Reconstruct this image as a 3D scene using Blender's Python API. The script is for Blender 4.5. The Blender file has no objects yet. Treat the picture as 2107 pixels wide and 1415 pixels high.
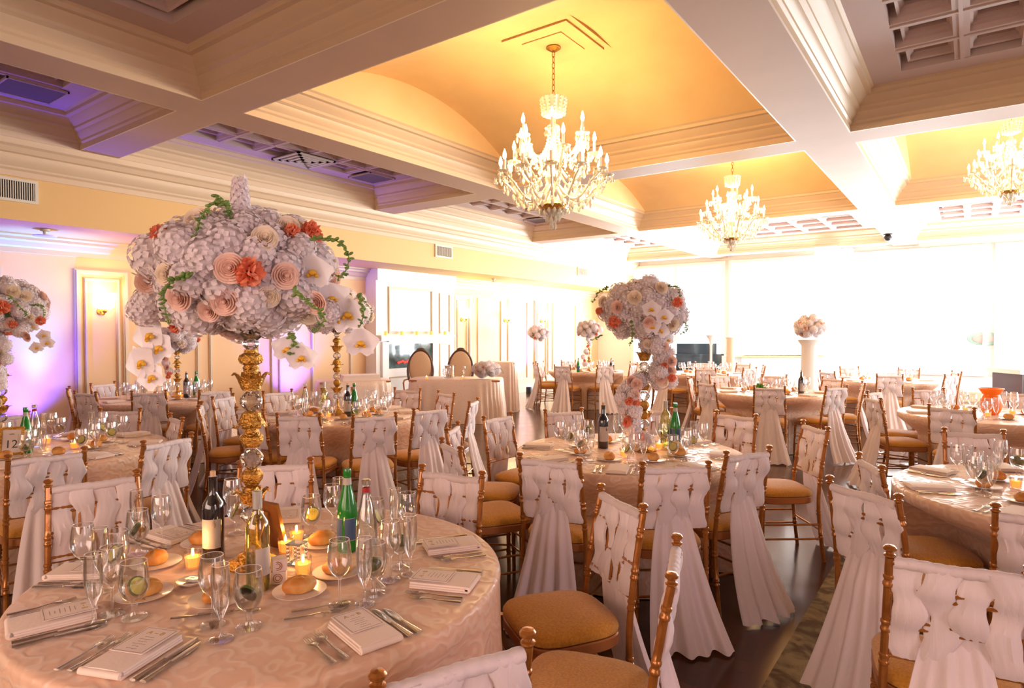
import bpy, math, random
from math import sin, cos, pi, radians, sqrt, atan2
from mathutils import Vector, Matrix
scene = bpy.context.scene
COL = scene.collection
# ---------------------------------------------------------------- camera
cd = bpy.data.cameras.new('camera'); cam = bpy.data.objects.new('camera', cd); COL.objects.link(cam)
cd.sensor_width = 36.0; cd.lens = 36.0 * 1300.0 / 2107.0; cd.clip_start = 0.02; cd.clip_end = 200
cam.location = (0, 0, 1.6)
cam.rotation_euler = (pi / 2 - math.atan(27.5 / 1300.0), 0, radians(36))
scene.camera = cam
cd.dof.use_dof = False
# ---------------------------------------------------------------- world, exposure
w = bpy.data.worlds.new('world'); scene.world = w; w.use_nodes = True
w.node_tree.nodes['Background'].inputs[0].default_value = (0.75, 0.82, 1.0, 1)
w.node_tree.nodes['Background'].inputs[1].default_value = 0.3
scene.view_settings.view_transform = 'Standard'; scene.view_settings.look = 'None'
scene.view_settings.gamma = 1.0; scene.view_settings.use_curve_mapping = False
scene.view_settings.exposure = -0.45
scene.cycles.use_denoising = True
scene.cycles.max_bounces = 10; scene.cycles.transparent_max_bounces = 24
scene.cycles.diffuse_bounces = 4; scene.cycles.glossy_bounces = 4
scene.cycles.sample_clamp_indirect = 6.0
scene.cycles.caustics_reflective = False; scene.cycles.caustics_refractive = False
# ---------------------------------------------------------------- lamps of the room
def lamp(name, kind, loc, energy, color, size=0.25, rot=(0, 0, 0), sy=None, spot=None, blend=0.6, spread=None):
    l = bpy.data.lights.new(name, kind); l.energy = energy; l.color = color
    if kind in ('POINT', 'SPOT'): l.shadow_soft_size = size
    if kind == 'AREA':
        l.size = size
        if sy: l.shape = 'RECTANGLE'; l.size_y = sy
        if spread: l.spread = spread
    if kind == 'SPOT': l.spot_size = spot; l.spot_blend = blend
    o = bpy.data.objects.new(name, l); COL.objects.link(o); o.location = loc; o.rotation_euler = rot
    return o
DAY = (0.93, 0.97, 1.0); WARM = (1.0, 0.62, 0.26); WARM2 = (1.0, 0.78, 0.52)
# daylight from the row of tall windows in the far wall
for x in (-6.9, -4.0, -1.1, 1.8):
    lamp('daylight_far', 'AREA', (x, 17.25, 1.75), 560, DAY, 2.3, (radians(-90), 0, 0), 2.6)
# added fill at unseen right hand windows, brightening the far end
for y, e in ((9.5, 170), (13.0, 260), (16.0, 520)):
    lamp('right_fill', 'AREA', (4.5, y, 1.7), e, DAY, 2.2, (0, radians(90), 0), 2.6)
# added soft pink fill behind and beside the camera, no windows there
lamp('pink_fill', 'AREA', (-2.0, -2.4, 1.6), 85, (1.0, 0.72, 0.62), 5.0, (radians(72), 0, 0), 1.4, spread=radians(120))
lamp('pink_fill', 'AREA', (4.3, 0.6, 1.7), 100, (1.0, 0.70, 0.78), 4.0, (0, radians(74), 0), 1.5, spread=radians(130))
# coloured party uplights at the left wall
for (y, e, c, cone) in ((2.72, 900, (0.07, 0.05, 1.0), 96), (2.88, 800, (0.05, 0.42, 1.0), 40), (6.50, 700, (0.10, 0.06, 1.0), 92), (6.62, 260, (0.2, 0.4, 1.0), 34), (13.3, 600, (0.30, 0.15, 1.0), 92)):
    lamp('uplight_beam', 'SPOT', (-9.12, y, 0.24), e, c, 0.05, (radians(180), radians(-5), 0), None, radians(cone), 1.0)
# one-mesh builder ------------------------------------------------------
class MB:
    def __init__(s): s.v = []; s.f = []; s.mi = []; s.cur = 0
    def add(s, vs, fs):
        b = len(s.v); s.v.extend(vs); s.f.extend([tuple(i + b for i in f) for f in fs]); s.mi.extend([s.cur] * len(fs)); return s
    def box(s, x0, x1, y0, y1, z0, z1, M=None):
        vs = [(x, y, z) for x in (x0, x1) for y in (y0, y1) for z in (z0, z1)]
        if M is not None: vs = [tuple(M @ Vector(p)) for p in vs]
        return s.add(vs, [(0, 1, 3, 2), (4, 6, 7, 5), (0, 4, 5, 1), (2, 3, 7, 6), (0, 2, 6, 4), (1, 5, 7, 3)])
    def cbox(s, c, d, M=None):
        return s.box(c[0] - d[0] / 2, c[0] + d[0] / 2, c[1] - d[1] / 2, c[1] + d[1] / 2, c[2] - d[2] / 2, c[2] + d[2] / 2, M)
    def lathe(s, prof, n=24, c=(0, 0, 0), M=None, ripple=None):
        vs = []; fs = []
        for k, (r, z) in enumerate(prof):
            for i in range(n):
                a = 2 * pi * i / n; rr = r * (1 + (ripple(a, k, z) if ripple else 0))
                vs.append((c[0] + rr * cos(a), c[1] + rr * sin(a), c[2] + z))
        m = len(prof)
        for k in range(m - 1):
            for i in range(n):
                j = (i + 1) % n; fs.append((k * n + i, k * n + j, (k + 1) * n + j, (k + 1) * n + i))
        if prof[0][0] > 1e-5: fs.append(tuple(reversed(range(n))))
        if prof[-1][0] > 1e-5: fs.append(tuple((m - 1) * n + i for i in range(n)))
        if M is not None: vs = [tuple(M @ Vector(p)) for p in vs]
        return s.add(vs, fs)
    def tube(s, path, rad, n=8, flat=1.0, cap=True, up=None):
        P = [Vector(p) for p in path]; m = len(P); vs = []; fs = []
        if not hasattr(rad, '__len__'): rad = [rad] * m
        ref = Vector(up) if up else Vector((0, 0, 1)); prev = None
        for k in range(m):
            t = (P[min(k + 1, m - 1)] - P[max(k - 1, 0)])
            t = t.normalized() if t.length > 1e-9 else Vector((0, 0, 1))
            if prev is None:
                a = ref.cross(t)
                if a.length < 0.1: a = Vector((1, 0, 0)).cross(t)
                if a.length < 0.1: a = Vector((0, 1, 0)).cross(t)
                a.normalize()
            else:
                a = prev - t * prev.dot(t); a = a.normalized() if a.length > 1e-6 else prev
            prev = a; b = t.cross(a)
            for i in range(n):
                q = 2 * pi * i / n; vs.append(tuple(P[k] + a * (rad[k] * cos(q)) + b * (rad[k] * flat * sin(q))))
        for k in range(m - 1):
            for i in range(n):
                j = (i + 1) % n; fs.append((k * n + i, k * n + j, (k + 1) * n + j, (k + 1) * n + i))
        if cap: fs.append(tuple(reversed(range(n)))); fs.append(tuple((m - 1) * n + i for i in range(n)))
        return s.add(vs, fs)
    def sphere(s, c, r, n=10, m=6, sc=(1, 1, 1), M=None):
        vs = []; fs = []
        for k in range(m + 1):
            t = pi * k / m
            for i in range(n):
                a = 2 * pi * i / n
                p = Vector((r * sc[0] * sin(t) * cos(a), r * sc[1] * sin(t) * sin(a), r * sc[2] * cos(t)))
                if M is not None: p = M @ p
                vs.append(tuple(Vector(c) + p))
        for k in range(m):
            for i in range(n):
                j = (i + 1) % n; fs.append((k * n + i, (k + 1) * n + i, (k + 1) * n + j, k * n + j))
        return s.add(vs, fs)
    def grid(s, fn, nu, nv, closeu=False):
        vs = [tuple(fn(i / (nu if closeu else nu - 1), j / (nv - 1))) for j in range(nv) for i in range(nu)]
        fs = []
        for j in range(nv - 1):
            for i in range(nu if closeu else nu - 1):
                k = (i + 1) % nu; fs.append((j * nu + i, j * nu + k, (j + 1) * nu + k, (j + 1) * nu + i))
        return s.add(vs, fs)
    def shell(s, fn, nu, nv, th, nrm):
        """A sheet with real thickness: front and back skins and a rim."""
        F = [[Vector(fn(i / (nu - 1), j / (nv - 1))) for i in range(nu)] for j in range(nv)]; N = Vector(nrm) * th
        vs = [tuple(p) for r in F for p in r] + [tuple(p + N) for r in F for p in r]; o = nu * nv; fs = []
        for j in range(nv - 1):
            for i in range(nu - 1):
                a = j * nu + i; q = (a, a + 1, a + 1 + nu, a + nu); fs.append(q); fs.append(tuple(o + x for x in reversed(q)))
        for i in range(nu - 1):
            fs.append((i + 1, i, o + i, o + i + 1)); a = (nv - 1) * nu + i; fs.append((a, a + 1, o + a + 1, o + a))
        for j in range(nv - 1):
            a = j * nu; fs.append((a, a + nu, o + a + nu, o + a)); a = j * nu + nu - 1; fs.append((a + nu, a, o + a, o + a + nu))
        return s.add(vs, fs)
    def mesh(s, name, mats, sharp=35):
        me = bpy.data.meshes.new(name); me.from_pydata(s.v, [], s.f)
        for m in (mats if isinstance(mats, (list, tuple)) else [mats]): me.materials.append(m)
        me.polygons.foreach_set('use_smooth', [True] * len(me.polygons))
        me.polygons.foreach_set('material_index', s.mi); me.update()
        if sharp is not None: me.set_sharp_from_angle(angle=radians(sharp))
        return me
    def build(s, name, mats, parent=None, sharp=35, loc=None):
        return link(name, s.mesh(name, mats, sharp), parent, loc)
def link(name, data, parent=None, loc=None, rot=None, sc=None):
    o = bpy.data.objects.new(name, data); COL.objects.link(o)
    if parent is not None: o.parent = parent
    if loc is not None: o.location = loc
    if rot is not None: o.rotation_euler = rot
    if sc is not None: o.scale = (sc, sc, sc) if not hasattr(sc, '__len__') else sc
    return o
def tag(o, label, cat, group=None):
    o['label'] = label; o['category'] = cat
    if group: o['group'] = group
    return o
def thing(name, label, cat, loc=(0, 0, 0), rz=0, group=None):
    o = bpy.data.objects.new(name, None); COL.objects.link(o); o.location = loc; o.rotation_euler = (0, 0, rz)
    return tag(o, label, cat, group)
def dup(o, loc=None, rz=None, parent=None):
    c = o.copy(); COL.objects.link(c); c.parent = parent
    if loc is not None: c.location = loc
    if rz is not None: c.rotation_euler = (0, 0, rz)
    for ch in KIDS(o): dup(ch, parent=c)
    return c
def KIDS(o): return list(o.children)
def struct(o): o['kind'] = 'structure'; return o
def RM(rx=0, ry=0, rz=0, t=(0, 0, 0)):
    return Matrix.Translation(t) @ Matrix.Rotation(rz, 4, 'Z') @ Matrix.Rotation(ry, 4, 'Y') @ Matrix.Rotation(rx, 4, 'X')
ORD = ['first', 'second', 'third', 'fourth', 'fifth', 'sixth', 'seventh', 'eighth', 'ninth', 'tenth', 'eleventh', 'twelfth', 'thirteenth', 'fourteenth', 'fifteenth', 'sixteenth', 'seventeenth', 'eighteenth', 'nineteenth', 'twentieth']
def ordn(i, n):
    if n == 1: return ''
    if i == 0: return 'leftmost'
    if i == n - 1: return 'rightmost'
    return ORD[i] + ' from left' if i < 20 else '%dth from left' % (i + 1)
def px_of(p):
    """Picture x of a world point, used only to word labels (left to right order)."""
    q = Matrix.Rotation(radians(-36), 3, 'Z') @ Vector((p[0], p[1], 0)); return q.x / max(q.y, 0.05)
def name_row(objs, text, cat, group, pos=None):
    """Give each copy in a row its own label, counted from the left of the photograph."""
    objs = sorted(objs, key=lambda o: px_of(pos(o) if pos else o.location)); n = len(objs)
    for i, o in enumerate(objs): tag(o, text.replace('#', ordn(i, n)).replace('  ', ' ').strip(), cat, group if n > 1 else None)

# ---------------------------------------------------------------- materials
def mat(name): m = bpy.data.materials.new(name); m.use_nodes = True; m.node_tree.nodes.clear(); return m, m.node_tree.nodes, m.node_tree.links
def C4(c): return (c[0], c[1], c[2], 1)
def pbr(name, col, rough=0.5, metal=0.0, col2=None, nscale=8.0, bump=0.0, bscale=60.0, sheen=0.0, spec=0.5, emis=None, estr=0.0, transl=0.0, stretch=None, coat=0.0):
    m, N, L = mat(name)
    out = N.new('ShaderNodeOutputMaterial'); b = N.new('ShaderNodeBsdfPrincipled')
    b.inputs['Base Color'].default_value = C4(col); b.inputs['Roughness'].default_value = rough; b.inputs['Metallic'].default_value = metal
    b.inputs['Sheen Weight'].default_value = sheen; b.inputs['Specular IOR Level'].default_value = spec; b.inputs['Coat Weight'].default_value = coat
    tc = N.new('ShaderNodeTexCoord'); mp = N.new('ShaderNodeMapping'); L.new(tc.outputs['Object'], mp.inputs[0])
    if stretch: mp.inputs['Scale'].default_value = stretch
    if col2:
        n = N.new('ShaderNodeTexNoise'); n.inputs['Scale'].default_value = nscale; n.inputs['Detail'].default_value = 5; L.new(mp.outputs[0], n.inputs['Vector'])
        r = N.new('ShaderNodeValToRGB'); r.color_ramp.elements[0].position = 0.35; r.color_ramp.elements[1].position = 0.68
        r.color_ramp.elements[0].color = C4(col); r.color_ramp.elements[1].color = C4(col2)
        L.new(n.outputs[0], r.inputs[0]); L.new(r.outputs[0], b.inputs['Base Color'])
    if bump:
        n2 = N.new('ShaderNodeTexNoise'); n2.inputs['Scale'].default_value = bscale; n2.inputs['Detail'].default_value = 4; L.new(mp.outputs[0], n2.inputs['Vector'])
        bp = N.new('ShaderNodeBump'); bp.inputs['Strength'].default_value = bump; bp.inputs['Distance'].default_value = 0.01
        L.new(n2.outputs[0], bp.inputs['Height']); L.new(bp.outputs[0], b.inputs['Normal'])
    if emis: b.inputs['Emission Color'].default_value = C4(emis); b.inputs['Emission Strength'].default_value = estr
    sh = b.outputs[0]
    if transl:
        t = N.new('ShaderNodeBsdfTranslucent'); t.inputs[0].default_value = C4(col); mx = N.new('ShaderNodeMixShader'); mx.inputs[0].default_value = transl
        L.new(b.outputs[0], mx.inputs[1]); L.new(t.outputs[0], mx.inputs[2]); sh = mx.outputs[0]
    L.new(sh, out.inputs[0]); m['b'] = 1
    return m
def glassy(name, tint, refl=1.0, base=0.03, rough=0.02, gtint=(1, 1, 1)):
    m, N, L = mat(name); out = N.new('ShaderNodeOutputMaterial'); t = N.new('ShaderNodeBsdfTransparent'); t.inputs[0].default_value = C4(tint)
    g = N.new('ShaderNodeBsdfGlossy'); g.inputs['Roughness'].default_value = rough; g.inputs[0].default_value = C4(gtint)
    lw = N.new('ShaderNodeLayerWeight'); lw.inputs[0].default_value = 0.28
    ml = N.new('ShaderNodeMath'); ml.operation = 'MULTIPLY_ADD'; ml.inputs[1].default_value = refl; ml.inputs[2].default_value = base; ml.use_clamp = True
    mx = N.new('ShaderNodeMixShader'); L.new(lw.outputs['Fresnel'], ml.inputs[0]); L.new(ml.outputs[0], mx.inputs[0]); L.new(t.outputs[0], mx.inputs[1]); L.new(g.outputs[0], mx.inputs[2]); L.new(mx.outputs[0], out.inputs[0])
    return m
def emit(name, col, s):
    m, N, L = mat(name); out = N.new('ShaderNodeOutputMaterial'); e = N.new('ShaderNodeEmission'); e.inputs[0].default_value = C4(col); e.inputs[1].default_value = s; L.new(e.outputs[0], out.inputs[0]); return m
M = {}
M['ceil'] = pbr('ceiling_paint', (0.53, 0.36, 0.26), 0.6, col2=(0.50, 0.34, 0.24), nscale=2, bump=0.04, bscale=40)
M['coffer'] = pbr('coffer_paint', (0.62, 0.48, 0.44), 0.65)
M['barrel'] = pbr('barrel_paint', (0.88, 0.62, 0.32), 0.55, col2=(0.84, 0.58, 0.29), nscale=3)
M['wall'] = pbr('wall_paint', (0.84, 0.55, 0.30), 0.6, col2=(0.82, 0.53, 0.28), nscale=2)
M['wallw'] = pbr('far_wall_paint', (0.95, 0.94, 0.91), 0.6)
M['bulk'] = pbr('bulkhead_paint', (0.74, 0.47, 0.18), 0.6)
M['trim'] = pbr('trim_paint', (0.68, 0.52, 0.35), 0.4)
M['gold'] = pbr('gold_paint', (0.42, 0.16, 0.03), 0.30, 0.5, col2=(0.33, 0.115, 0.02), nscale=30, coat=0.3)
M['goldm'] = pbr('antique_gold', (0.62, 0.34, 0.07), 0.27, 0.9, col2=(0.36, 0.16, 0.025), nscale=45, bump=0.8, bscale=110)
M['wood'] = pbr('seat_rail_paint', (0.42, 0.16, 0.05), 0.35, 0.3)
M['cush'] = pbr('gold_damask', (0.62, 0.28, 0.02), 0.75, col2=(0.46, 0.19, 0.012), nscale=120, bump=0.35, bscale=160, sheen=0.3)
M['sash'] = pbr('white_chiffon', (0.95, 0.84, 0.83), 0.75, sheen=0.2, transl=0.30, bump=0.25, bscale=14, stretch=(8, 8, .6))
M['nap'] = pbr('napkin_linen', (0.84, 0.68, 0.58), 0.7, sheen=0.2, bump=0.1, bscale=60)
M['card'] = pbr('menu_card', (0.86, 0.72, 0.66), 0.6)
M['ink'] = pbr('brown_ink', (0.20, 0.14, 0.10), 0.6)
M['inkg'] = pbr('gold_ink', (0.52, 0.33, 0.10), 0.5)
M['steel'] = pbr('cutlery_steel', (0.72, 0.68, 0.60), 0.16, 1.0)
M['china'] = pbr('china', (0.90, 0.82, 0.74), 0.2, coat=0.4)
M['bread'] = pbr('bread_crust', (0.58, 0.19, 0.025), 0.5, col2=(0.80, 0.44, 0.13), nscale=14, bump=0.3, bscale=30)
M['glass'] = glassy('clear_glass', (0.98, 0.98, 0.98), 0.56, 0.065)
M['rim'] = pbr('glass_rim_glint', (0.95, 0.86, 0.80), 0.15, 0.3)  # pale ring colour standing in for the glint along glass rims
M['water'] = glassy('water', (0.95, 0.96, 0.95), 0.4, 0.05)
M['crystal'] = glassy('cut_crystal', (0.92, 0.92, 0.94), 1.2, 0.20, 0.03)
M['lemon'] = pbr('lemon_flesh', (1.0, 0.86, 0.18), 0.6, transl=0.2); M['peel'] = pbr('lime_peel', (0.10, 0.16, 0.03), 0.4)
M['red_wine'] = pbr('dark_bottle_glass', (0.006, 0.004, 0.010), 0.06, coat=0.6, spec=0.8)
M['greeng'] = pbr('green_bottle_glass', (0.010, 0.30, 0.03), 0.07, coat=0.5, transl=0.4, spec=0.8)
M['whiteg'] = glassy('pale_wine_glass', (0.80, 0.78, 0.42), 0.7, 0.08)
M['clearb'] = glassy('clear_bottle_glass', (0.88, 0.93, 0.95), 0.8, 0.10)
M['label'] = pbr('paper_label', (0.82, 0.74, 0.70), 0.6); M['blue'] = pbr('blue_label', (0.12, 0.20, 0.42), 0.5); M['red'] = pbr('red_label', (0.62, 0.04, 0.03), 0.5)
M['foil'] = pbr('foil_capsule', (0.84, 0.78, 0.70), 0.35, 0.3); M['cork'] = pbr('cork', (0.66, 0.42, 0.24), 0.8); M['black'] = pbr('black_plastic', (0.015, 0.015, 0.018), 0.4)
M['wax'] = pbr('candle_wax', (1.0, 0.62, 0.22), 0.6, transl=0.4, emis=(1.0, 0.42, 0.06), estr=1.6)
M['flame'] = emit('candle_flame', (1.0, 0.55, 0.16), 28.0)
M['bulb'] = emit('candle_bulb', (1.0, 0.72, 0.36), 60.0)
M['shade'] = emit('sconce_shade', (1.0, 0.80, 0.46), 14.0)
M['pane'] = emit('daylit_window_pane', (0.98, 1.0, 1.0), 7.0)
M['vent'] = pbr('vent_metal', (0.70, 0.64, 0.52), 0.4); M['dark'] = pbr('dark_recess', (0.03, 0.03, 0.03), 0.8)
M['spk'] = pbr('grey_speaker_cloth', (0.16, 0.13, 0.14), 0.8)
M['crys2'] = None
def chand_mat():
    m, N, L = mat('lead_crystal'); out = N.new('ShaderNodeOutputMaterial'); d = N.new('ShaderNodeBsdfDiffuse'); d.inputs[0].default_value = (1, 0.93, 0.74, 1)
    t = N.new('ShaderNodeBsdfTransparent'); g = N.new('ShaderNodeBsdfGlossy'); g.inputs['Roughness'].default_value = 0.08
    a = N.new('ShaderNodeMixShader'); a.inputs[0].default_value = 0.35; c = N.new('ShaderNodeMixShader'); c.inputs[0].default_value = 0.35
    L.new(d.outputs[0], a.inputs[1]); L.new(t.outputs[0], a.inputs[2]); L.new(a.outputs[0], c.inputs[1]); L.new(g.outputs[0], c.inputs[2]); L.new(c.outputs[0], out.inputs[0]); return m
M['crys2'] = chand_mat()
# flowers
M['petal'] = pbr('white_petal', (0.88, 0.80, 0.76), 0.7, col2=(0.80, 0.74, 0.70), nscale=25, transl=0.25)
M['hyd'] = pbr('hydrangea_petal', (0.95, 0.88, 0.90), 0.8, col2=(0.90, 0.82, 0.80), nscale=18, transl=0.35)
M['cream'] = pbr('cream_rose_petal', (0.95, 0.82, 0.66), 0.6, transl=0.25); M['blush'] = pbr('blush_rose_petal', (0.94, 0.68, 0.57), 0.6, transl=0.25)
M['orch'] = pbr('orchid_petal', (0.93, 0.87, 0.88), 0.55, transl=0.3, sheen=0.2); M['yellow'] = pbr('orchid_lip_yellow', (0.85, 0.48, 0.04), 0.5)
M['coral'] = pbr('coral_petal', (0.88, 0.24, 0.12), 0.7, col2=(0.90, 0.38, 0.22), nscale=30, transl=0.2)
M['stem'] = pbr('green_stem', (0.10, 0.20, 0.035), 0.55, col2=(0.22, 0.32, 0.07), nscale=40); M['leaf'] = pbr('dark_leaf', (0.05, 0.10, 0.03), 0.5, col2=(0.10, 0.17, 0.04), nscale=20)
M['core'] = pbr('flower_foam_and_leaves', (0.30, 0.25, 0.18), 0.9, col2=(0.48, 0.42, 0.32), nscale=30)
def cloth_mat(name, c1, c2, sw=14.0, sheen=0.3):
    m, N, L = mat(name); out = N.new('ShaderNodeOutputMaterial'); b = N.new('ShaderNodeBsdfPrincipled'); b.inputs['Sheen Weight'].default_value = sheen
    tc = N.new('ShaderNodeTexCoord'); n = N.new('ShaderNodeTexNoise'); n.inputs['Scale'].default_value = 3.5; n.inputs['Detail'].default_value = 2; n.inputs['Distortion'].default_value = 2.2
    L.new(tc.outputs['Object'], n.inputs['Vector'])
    wv = N.new('ShaderNodeTexWave'); wv.wave_type = 'RINGS'; wv.inputs['Scale'].default_value = sw * 0.28; wv.inputs['Distortion'].default_value = 9.0; wv.inputs['Detail'].default_value = 1.0; wv.inputs['Detail Scale'].default_value = 2.2
    L.new(tc.outputs['Object'], wv.inputs['Vector'])
    r = N.new('ShaderNodeValToRGB'); r.color_ramp.elements[0].position = 0.55; r.color_ramp.elements[1].position = 0.92; r.color_ramp.elements[0].color = C4(c1); r.color_ramp.elements[1].color = C4(c2)
    L.new(wv.outputs[0], r.inputs[0]); L.new(r.outputs[0], b.inputs['Base Color'])
    rr = N.new('ShaderNodeMapRange'); rr.inputs[3].default_value = 0.55; rr.inputs[4].default_value = 0.28; L.new(wv.outputs[0], rr.inputs[0]); L.new(rr.outputs[0], b.inputs['Roughness'])
    bp = N.new('ShaderNodeBump'); bp.inputs['Strength'].default_value = 0.35; bp.inputs['Distance'].default_value = 0.004
    L.new(wv.outputs[0], bp.inputs['Height']); L.new(bp.outputs[0], b.inputs['Normal']); L.new(b.outputs[0], out.inputs[0]); return m
M['cloth'] = cloth_mat('champagne_damask', (0.74, 0.47, 0.32), (0.80, 0.57, 0.42), 26.0, 0.2)
M['sequin'] = pbr('blush_sequin_cloth', (0.80, 0.60, 0.50), 0.4, 0.2, col2=(0.88, 0.72, 0.60), nscale=80, bump=0.4, bscale=140)
def floor_mat():
    m, N, L = mat('polished_dark_wood'); out = N.new('ShaderNodeOutputMaterial'); b = N.new('ShaderNodeBsdfPrincipled')
    tc = N.new('ShaderNodeTexCoord'); br = N.new('ShaderNodeTexBrick'); br.inputs['Scale'].default_value = 1.0; br.inputs['Mortar Size'].default_value = 0.003
    br.inputs['Brick Width'].default_value = 0.9; br.inputs['Row Height'].default_value = 0.12; br.inputs['Color1'].default_value = (0.075, 0.028, 0.012, 1); br.inputs['Color2'].default_value = (0.045, 0.018, 0.009, 1); br.inputs['Mortar'].default_value = (0.015, 0.008, 0.005, 1)
    L.new(tc.outputs['Object'], br.inputs['Vector']); n = N.new('ShaderNodeTexNoise'); n.inputs['Scale'].default_value = 3; L.new(tc.outputs['Object'], n.inputs['Vector'])
    mr = N.new('ShaderNodeMapRange'); mr.inputs[3].default_value = 0.10; mr.inputs[4].default_value = 0.30; L.new(n.outputs[0], mr.inputs[0]); L.new(mr.outputs[0], b.inputs['Roughness'])
    L.new(br.outputs[0], b.inputs['Base Color']); L.new(b.outputs[0], out.inputs[0]); return m
M['floor'] = floor_mat()
def carpet_mat():
    m, N, L = mat('patterned_carpet'); out = N.new('ShaderNodeOutputMaterial'); b = N.new('ShaderNodeBsdfPrincipled'); b.inputs['Roughness'].default_value = 0.95
    tc = N.new('ShaderNodeTexCoord'); n = N.new('ShaderNodeTexNoise'); n.inputs['Scale'].default_value = 7; n.inputs['Detail'].default_value = 6; n.inputs['Distortion'].default_value = 1.5; L.new(tc.outputs['Object'], n.inputs['Vector'])
    r = N.new('ShaderNodeValToRGB'); r.color_ramp.elements[0].position = 0.38; r.color_ramp.elements[0].color = (0.10, 0.065, 0.035, 1); r.color_ramp.elements[1].position = 0.62; r.color_ramp.elements[1].color = (0.30, 0.24, 0.13, 1)
    L.new(n.outputs[0], r.inputs[0]); L.new(r.outputs[0], b.inputs['Base Color']); L.new(b.outputs[0], out.inputs[0]); return m
M['carpet'] = carpet_mat()

# ---------------------------------------------------------------- the room
XW = -9.45; YF = 17.6; YB = -3.0; XR = 4.6; ZB = 3.6
def S(mb, name, m, sharp=35): return struct(mb.build(name, m, None, sharp))
S(MB().box(XW, XR, YB, YF, -0.1, 0.0), 'floor', M['floor'])
S(MB().box(-0.74, 1.6, 1.9, 6.2, -0.05, 0.002), 'trim_1', M['carpet'])
S(MB().box(XW - 0.2, XW, YB, YF, -0.1, 4.6), 'wall_left', M['wall'])
S(MB().box(XR, XR + 0.2, YB, YF, -0.1, 4.6), 'wall_right', M['wallw'])
S(MB().box(XW - 0.2, XR + 0.2, YB - 0.2, YB, -0.1, 4.6), 'wall_back', M['wall'])
S(MB().box(XW - 0.2, XR + 0.2, YF, YF + 0.2, -0.1, 4.6), 'wall_far', M['wallw'])
S(MB().box(XW - 0.2, XR + 0.2, YB - 0.2, YF + 0.2, 4.6, 4.7), 'ceiling', M['ceil'])
# tall daylit windows in the far wall; those in the right wall are unseen additions
wi = 1
def window(n, c, w_, h_, axis):
    mb = MB(); t = 0.05
    def bx(u0, u1, z0, z1, d0, d1):
        if axis == 'y': mb.box(c[0] + u0, c[0] + u1, c[1] - d1, c[1] - d0, z0, z1)
        else: mb.box(c[0] - d1, c[0] - d0, c[1] + u0, c[1] + u1, z0, z1)
    z0 = c[2] - h_ / 2; z1 = c[2] + h_ / 2
    for a, b_ in ((-w_ / 2 - .08, -w_ / 2), (w_ / 2, w_ / 2 + .08), (-.03, .03)): bx(a, b_, z0 - .08, z1 + .08, 0, 0.09)
    for a, b_ in ((z0 - .08, z0), (z1, z1 + .08), (z0 + h_ * .7, z0 + h_ * .7 + .04)): bx(-w_ / 2, w_ / 2, a, b_, 0, 0.08)
    f = struct(mb.build('window_%d' % n, M['wallw']))
    mb = MB(); save = mb
    if axis == 'y': mb.box(c[0] - w_ / 2, c[0] + w_ / 2, c[1] - 0.03, c[1] - 0.02, z0, z1)
    else: mb.box(c[0] - 0.03, c[0] - 0.02, c[1] - w_ / 2, c[1] + w_ / 2, z0, z1)
    mb.build('pane', M['pane'], f)
for x in (-6.9, -4.0, -1.1, 1.8): window(wi, (x, YF, 2.05), 2.62, 2.78, 'y'); wi += 1
for y in (9.5, 13.0, 16.0): window(wi, (XR, y, 1.75), 2.2, 2.3, 'x'); wi += 1
# beams
BX = [(-5.88, -5.45), (-1.52, -1.02), (1.74, 2.24)]
BY = [(2.90, 3.28), (7.20, 7.62), (11.85, 12.20), (16.70, 17.10)]
XC = [(-8.05, -5.88), (-5.45, -1.52), (-1.02, 1.74), (2.24, 4.4)]
YC = [(-2.6, 2.90), (3.28, 7.20), (7.62, 11.85), (12.20, 16.70)]
mb = MB()
for a, b in BX: mb.box(a, b, YB, YF, ZB, 4.6)
S(mb, 'trim_2', M['ceil'])
mb = MB()
for a, b in BY:
    for (x0, x1) in XC: mb.box(x0 - (0.1 if x0 < -8 else 0), x1 + (0.3 if x1 > 4 else 0), a, b, ZB, 4.6)
S(mb, 'trim_3', M['ceil'])
S(MB().box(-8.3, XR, 17.1, YF, 3.9, 4.6).box(-8.3, XR, YB, -2.6, ZB, 4.6).box(4.4, XR, YB, YF, ZB, 4.6), 'trim_4', M['ceil'])
PROF = [(0, 3.60), (0.012, 3.60), (0.012, 3.66), (0.03, 3.675), (0.03, 3.70), (0.06, 3.73), (0.075, 3.77), (0.105, 3.79), (0.105, 3.815), (0.15, 3.85), (0.175, 3.885), (0.215, 3.89), (0.215, 3.925), (0.24, 3.94)]
def crown(mb, x0, x1, y0, y1, prof, sides='NSEW'):
    n = len(prof)
    R = [[(x0 + i, y0 + i, z), (x1 - i, y0 + i, z), (x1 - i, y1 - i, z), (x0 + i, y1 - i, z)] for i, z in prof]
    for s_, k in zip('SENW', range(4)):
        if s_ not in sides: continue
        vs = []; fs = []
        for r in R: vs += [r[k], r[(k + 1) % 4]]
        for i in range(n - 1): fs.append((2 * i, 2 * i + 2, 2 * i + 3, 2 * i + 1))
        mb.add(vs, fs)
cr = MB(); co = MB(); wf = MB(); bar = MB()
INS = 0.24
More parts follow.
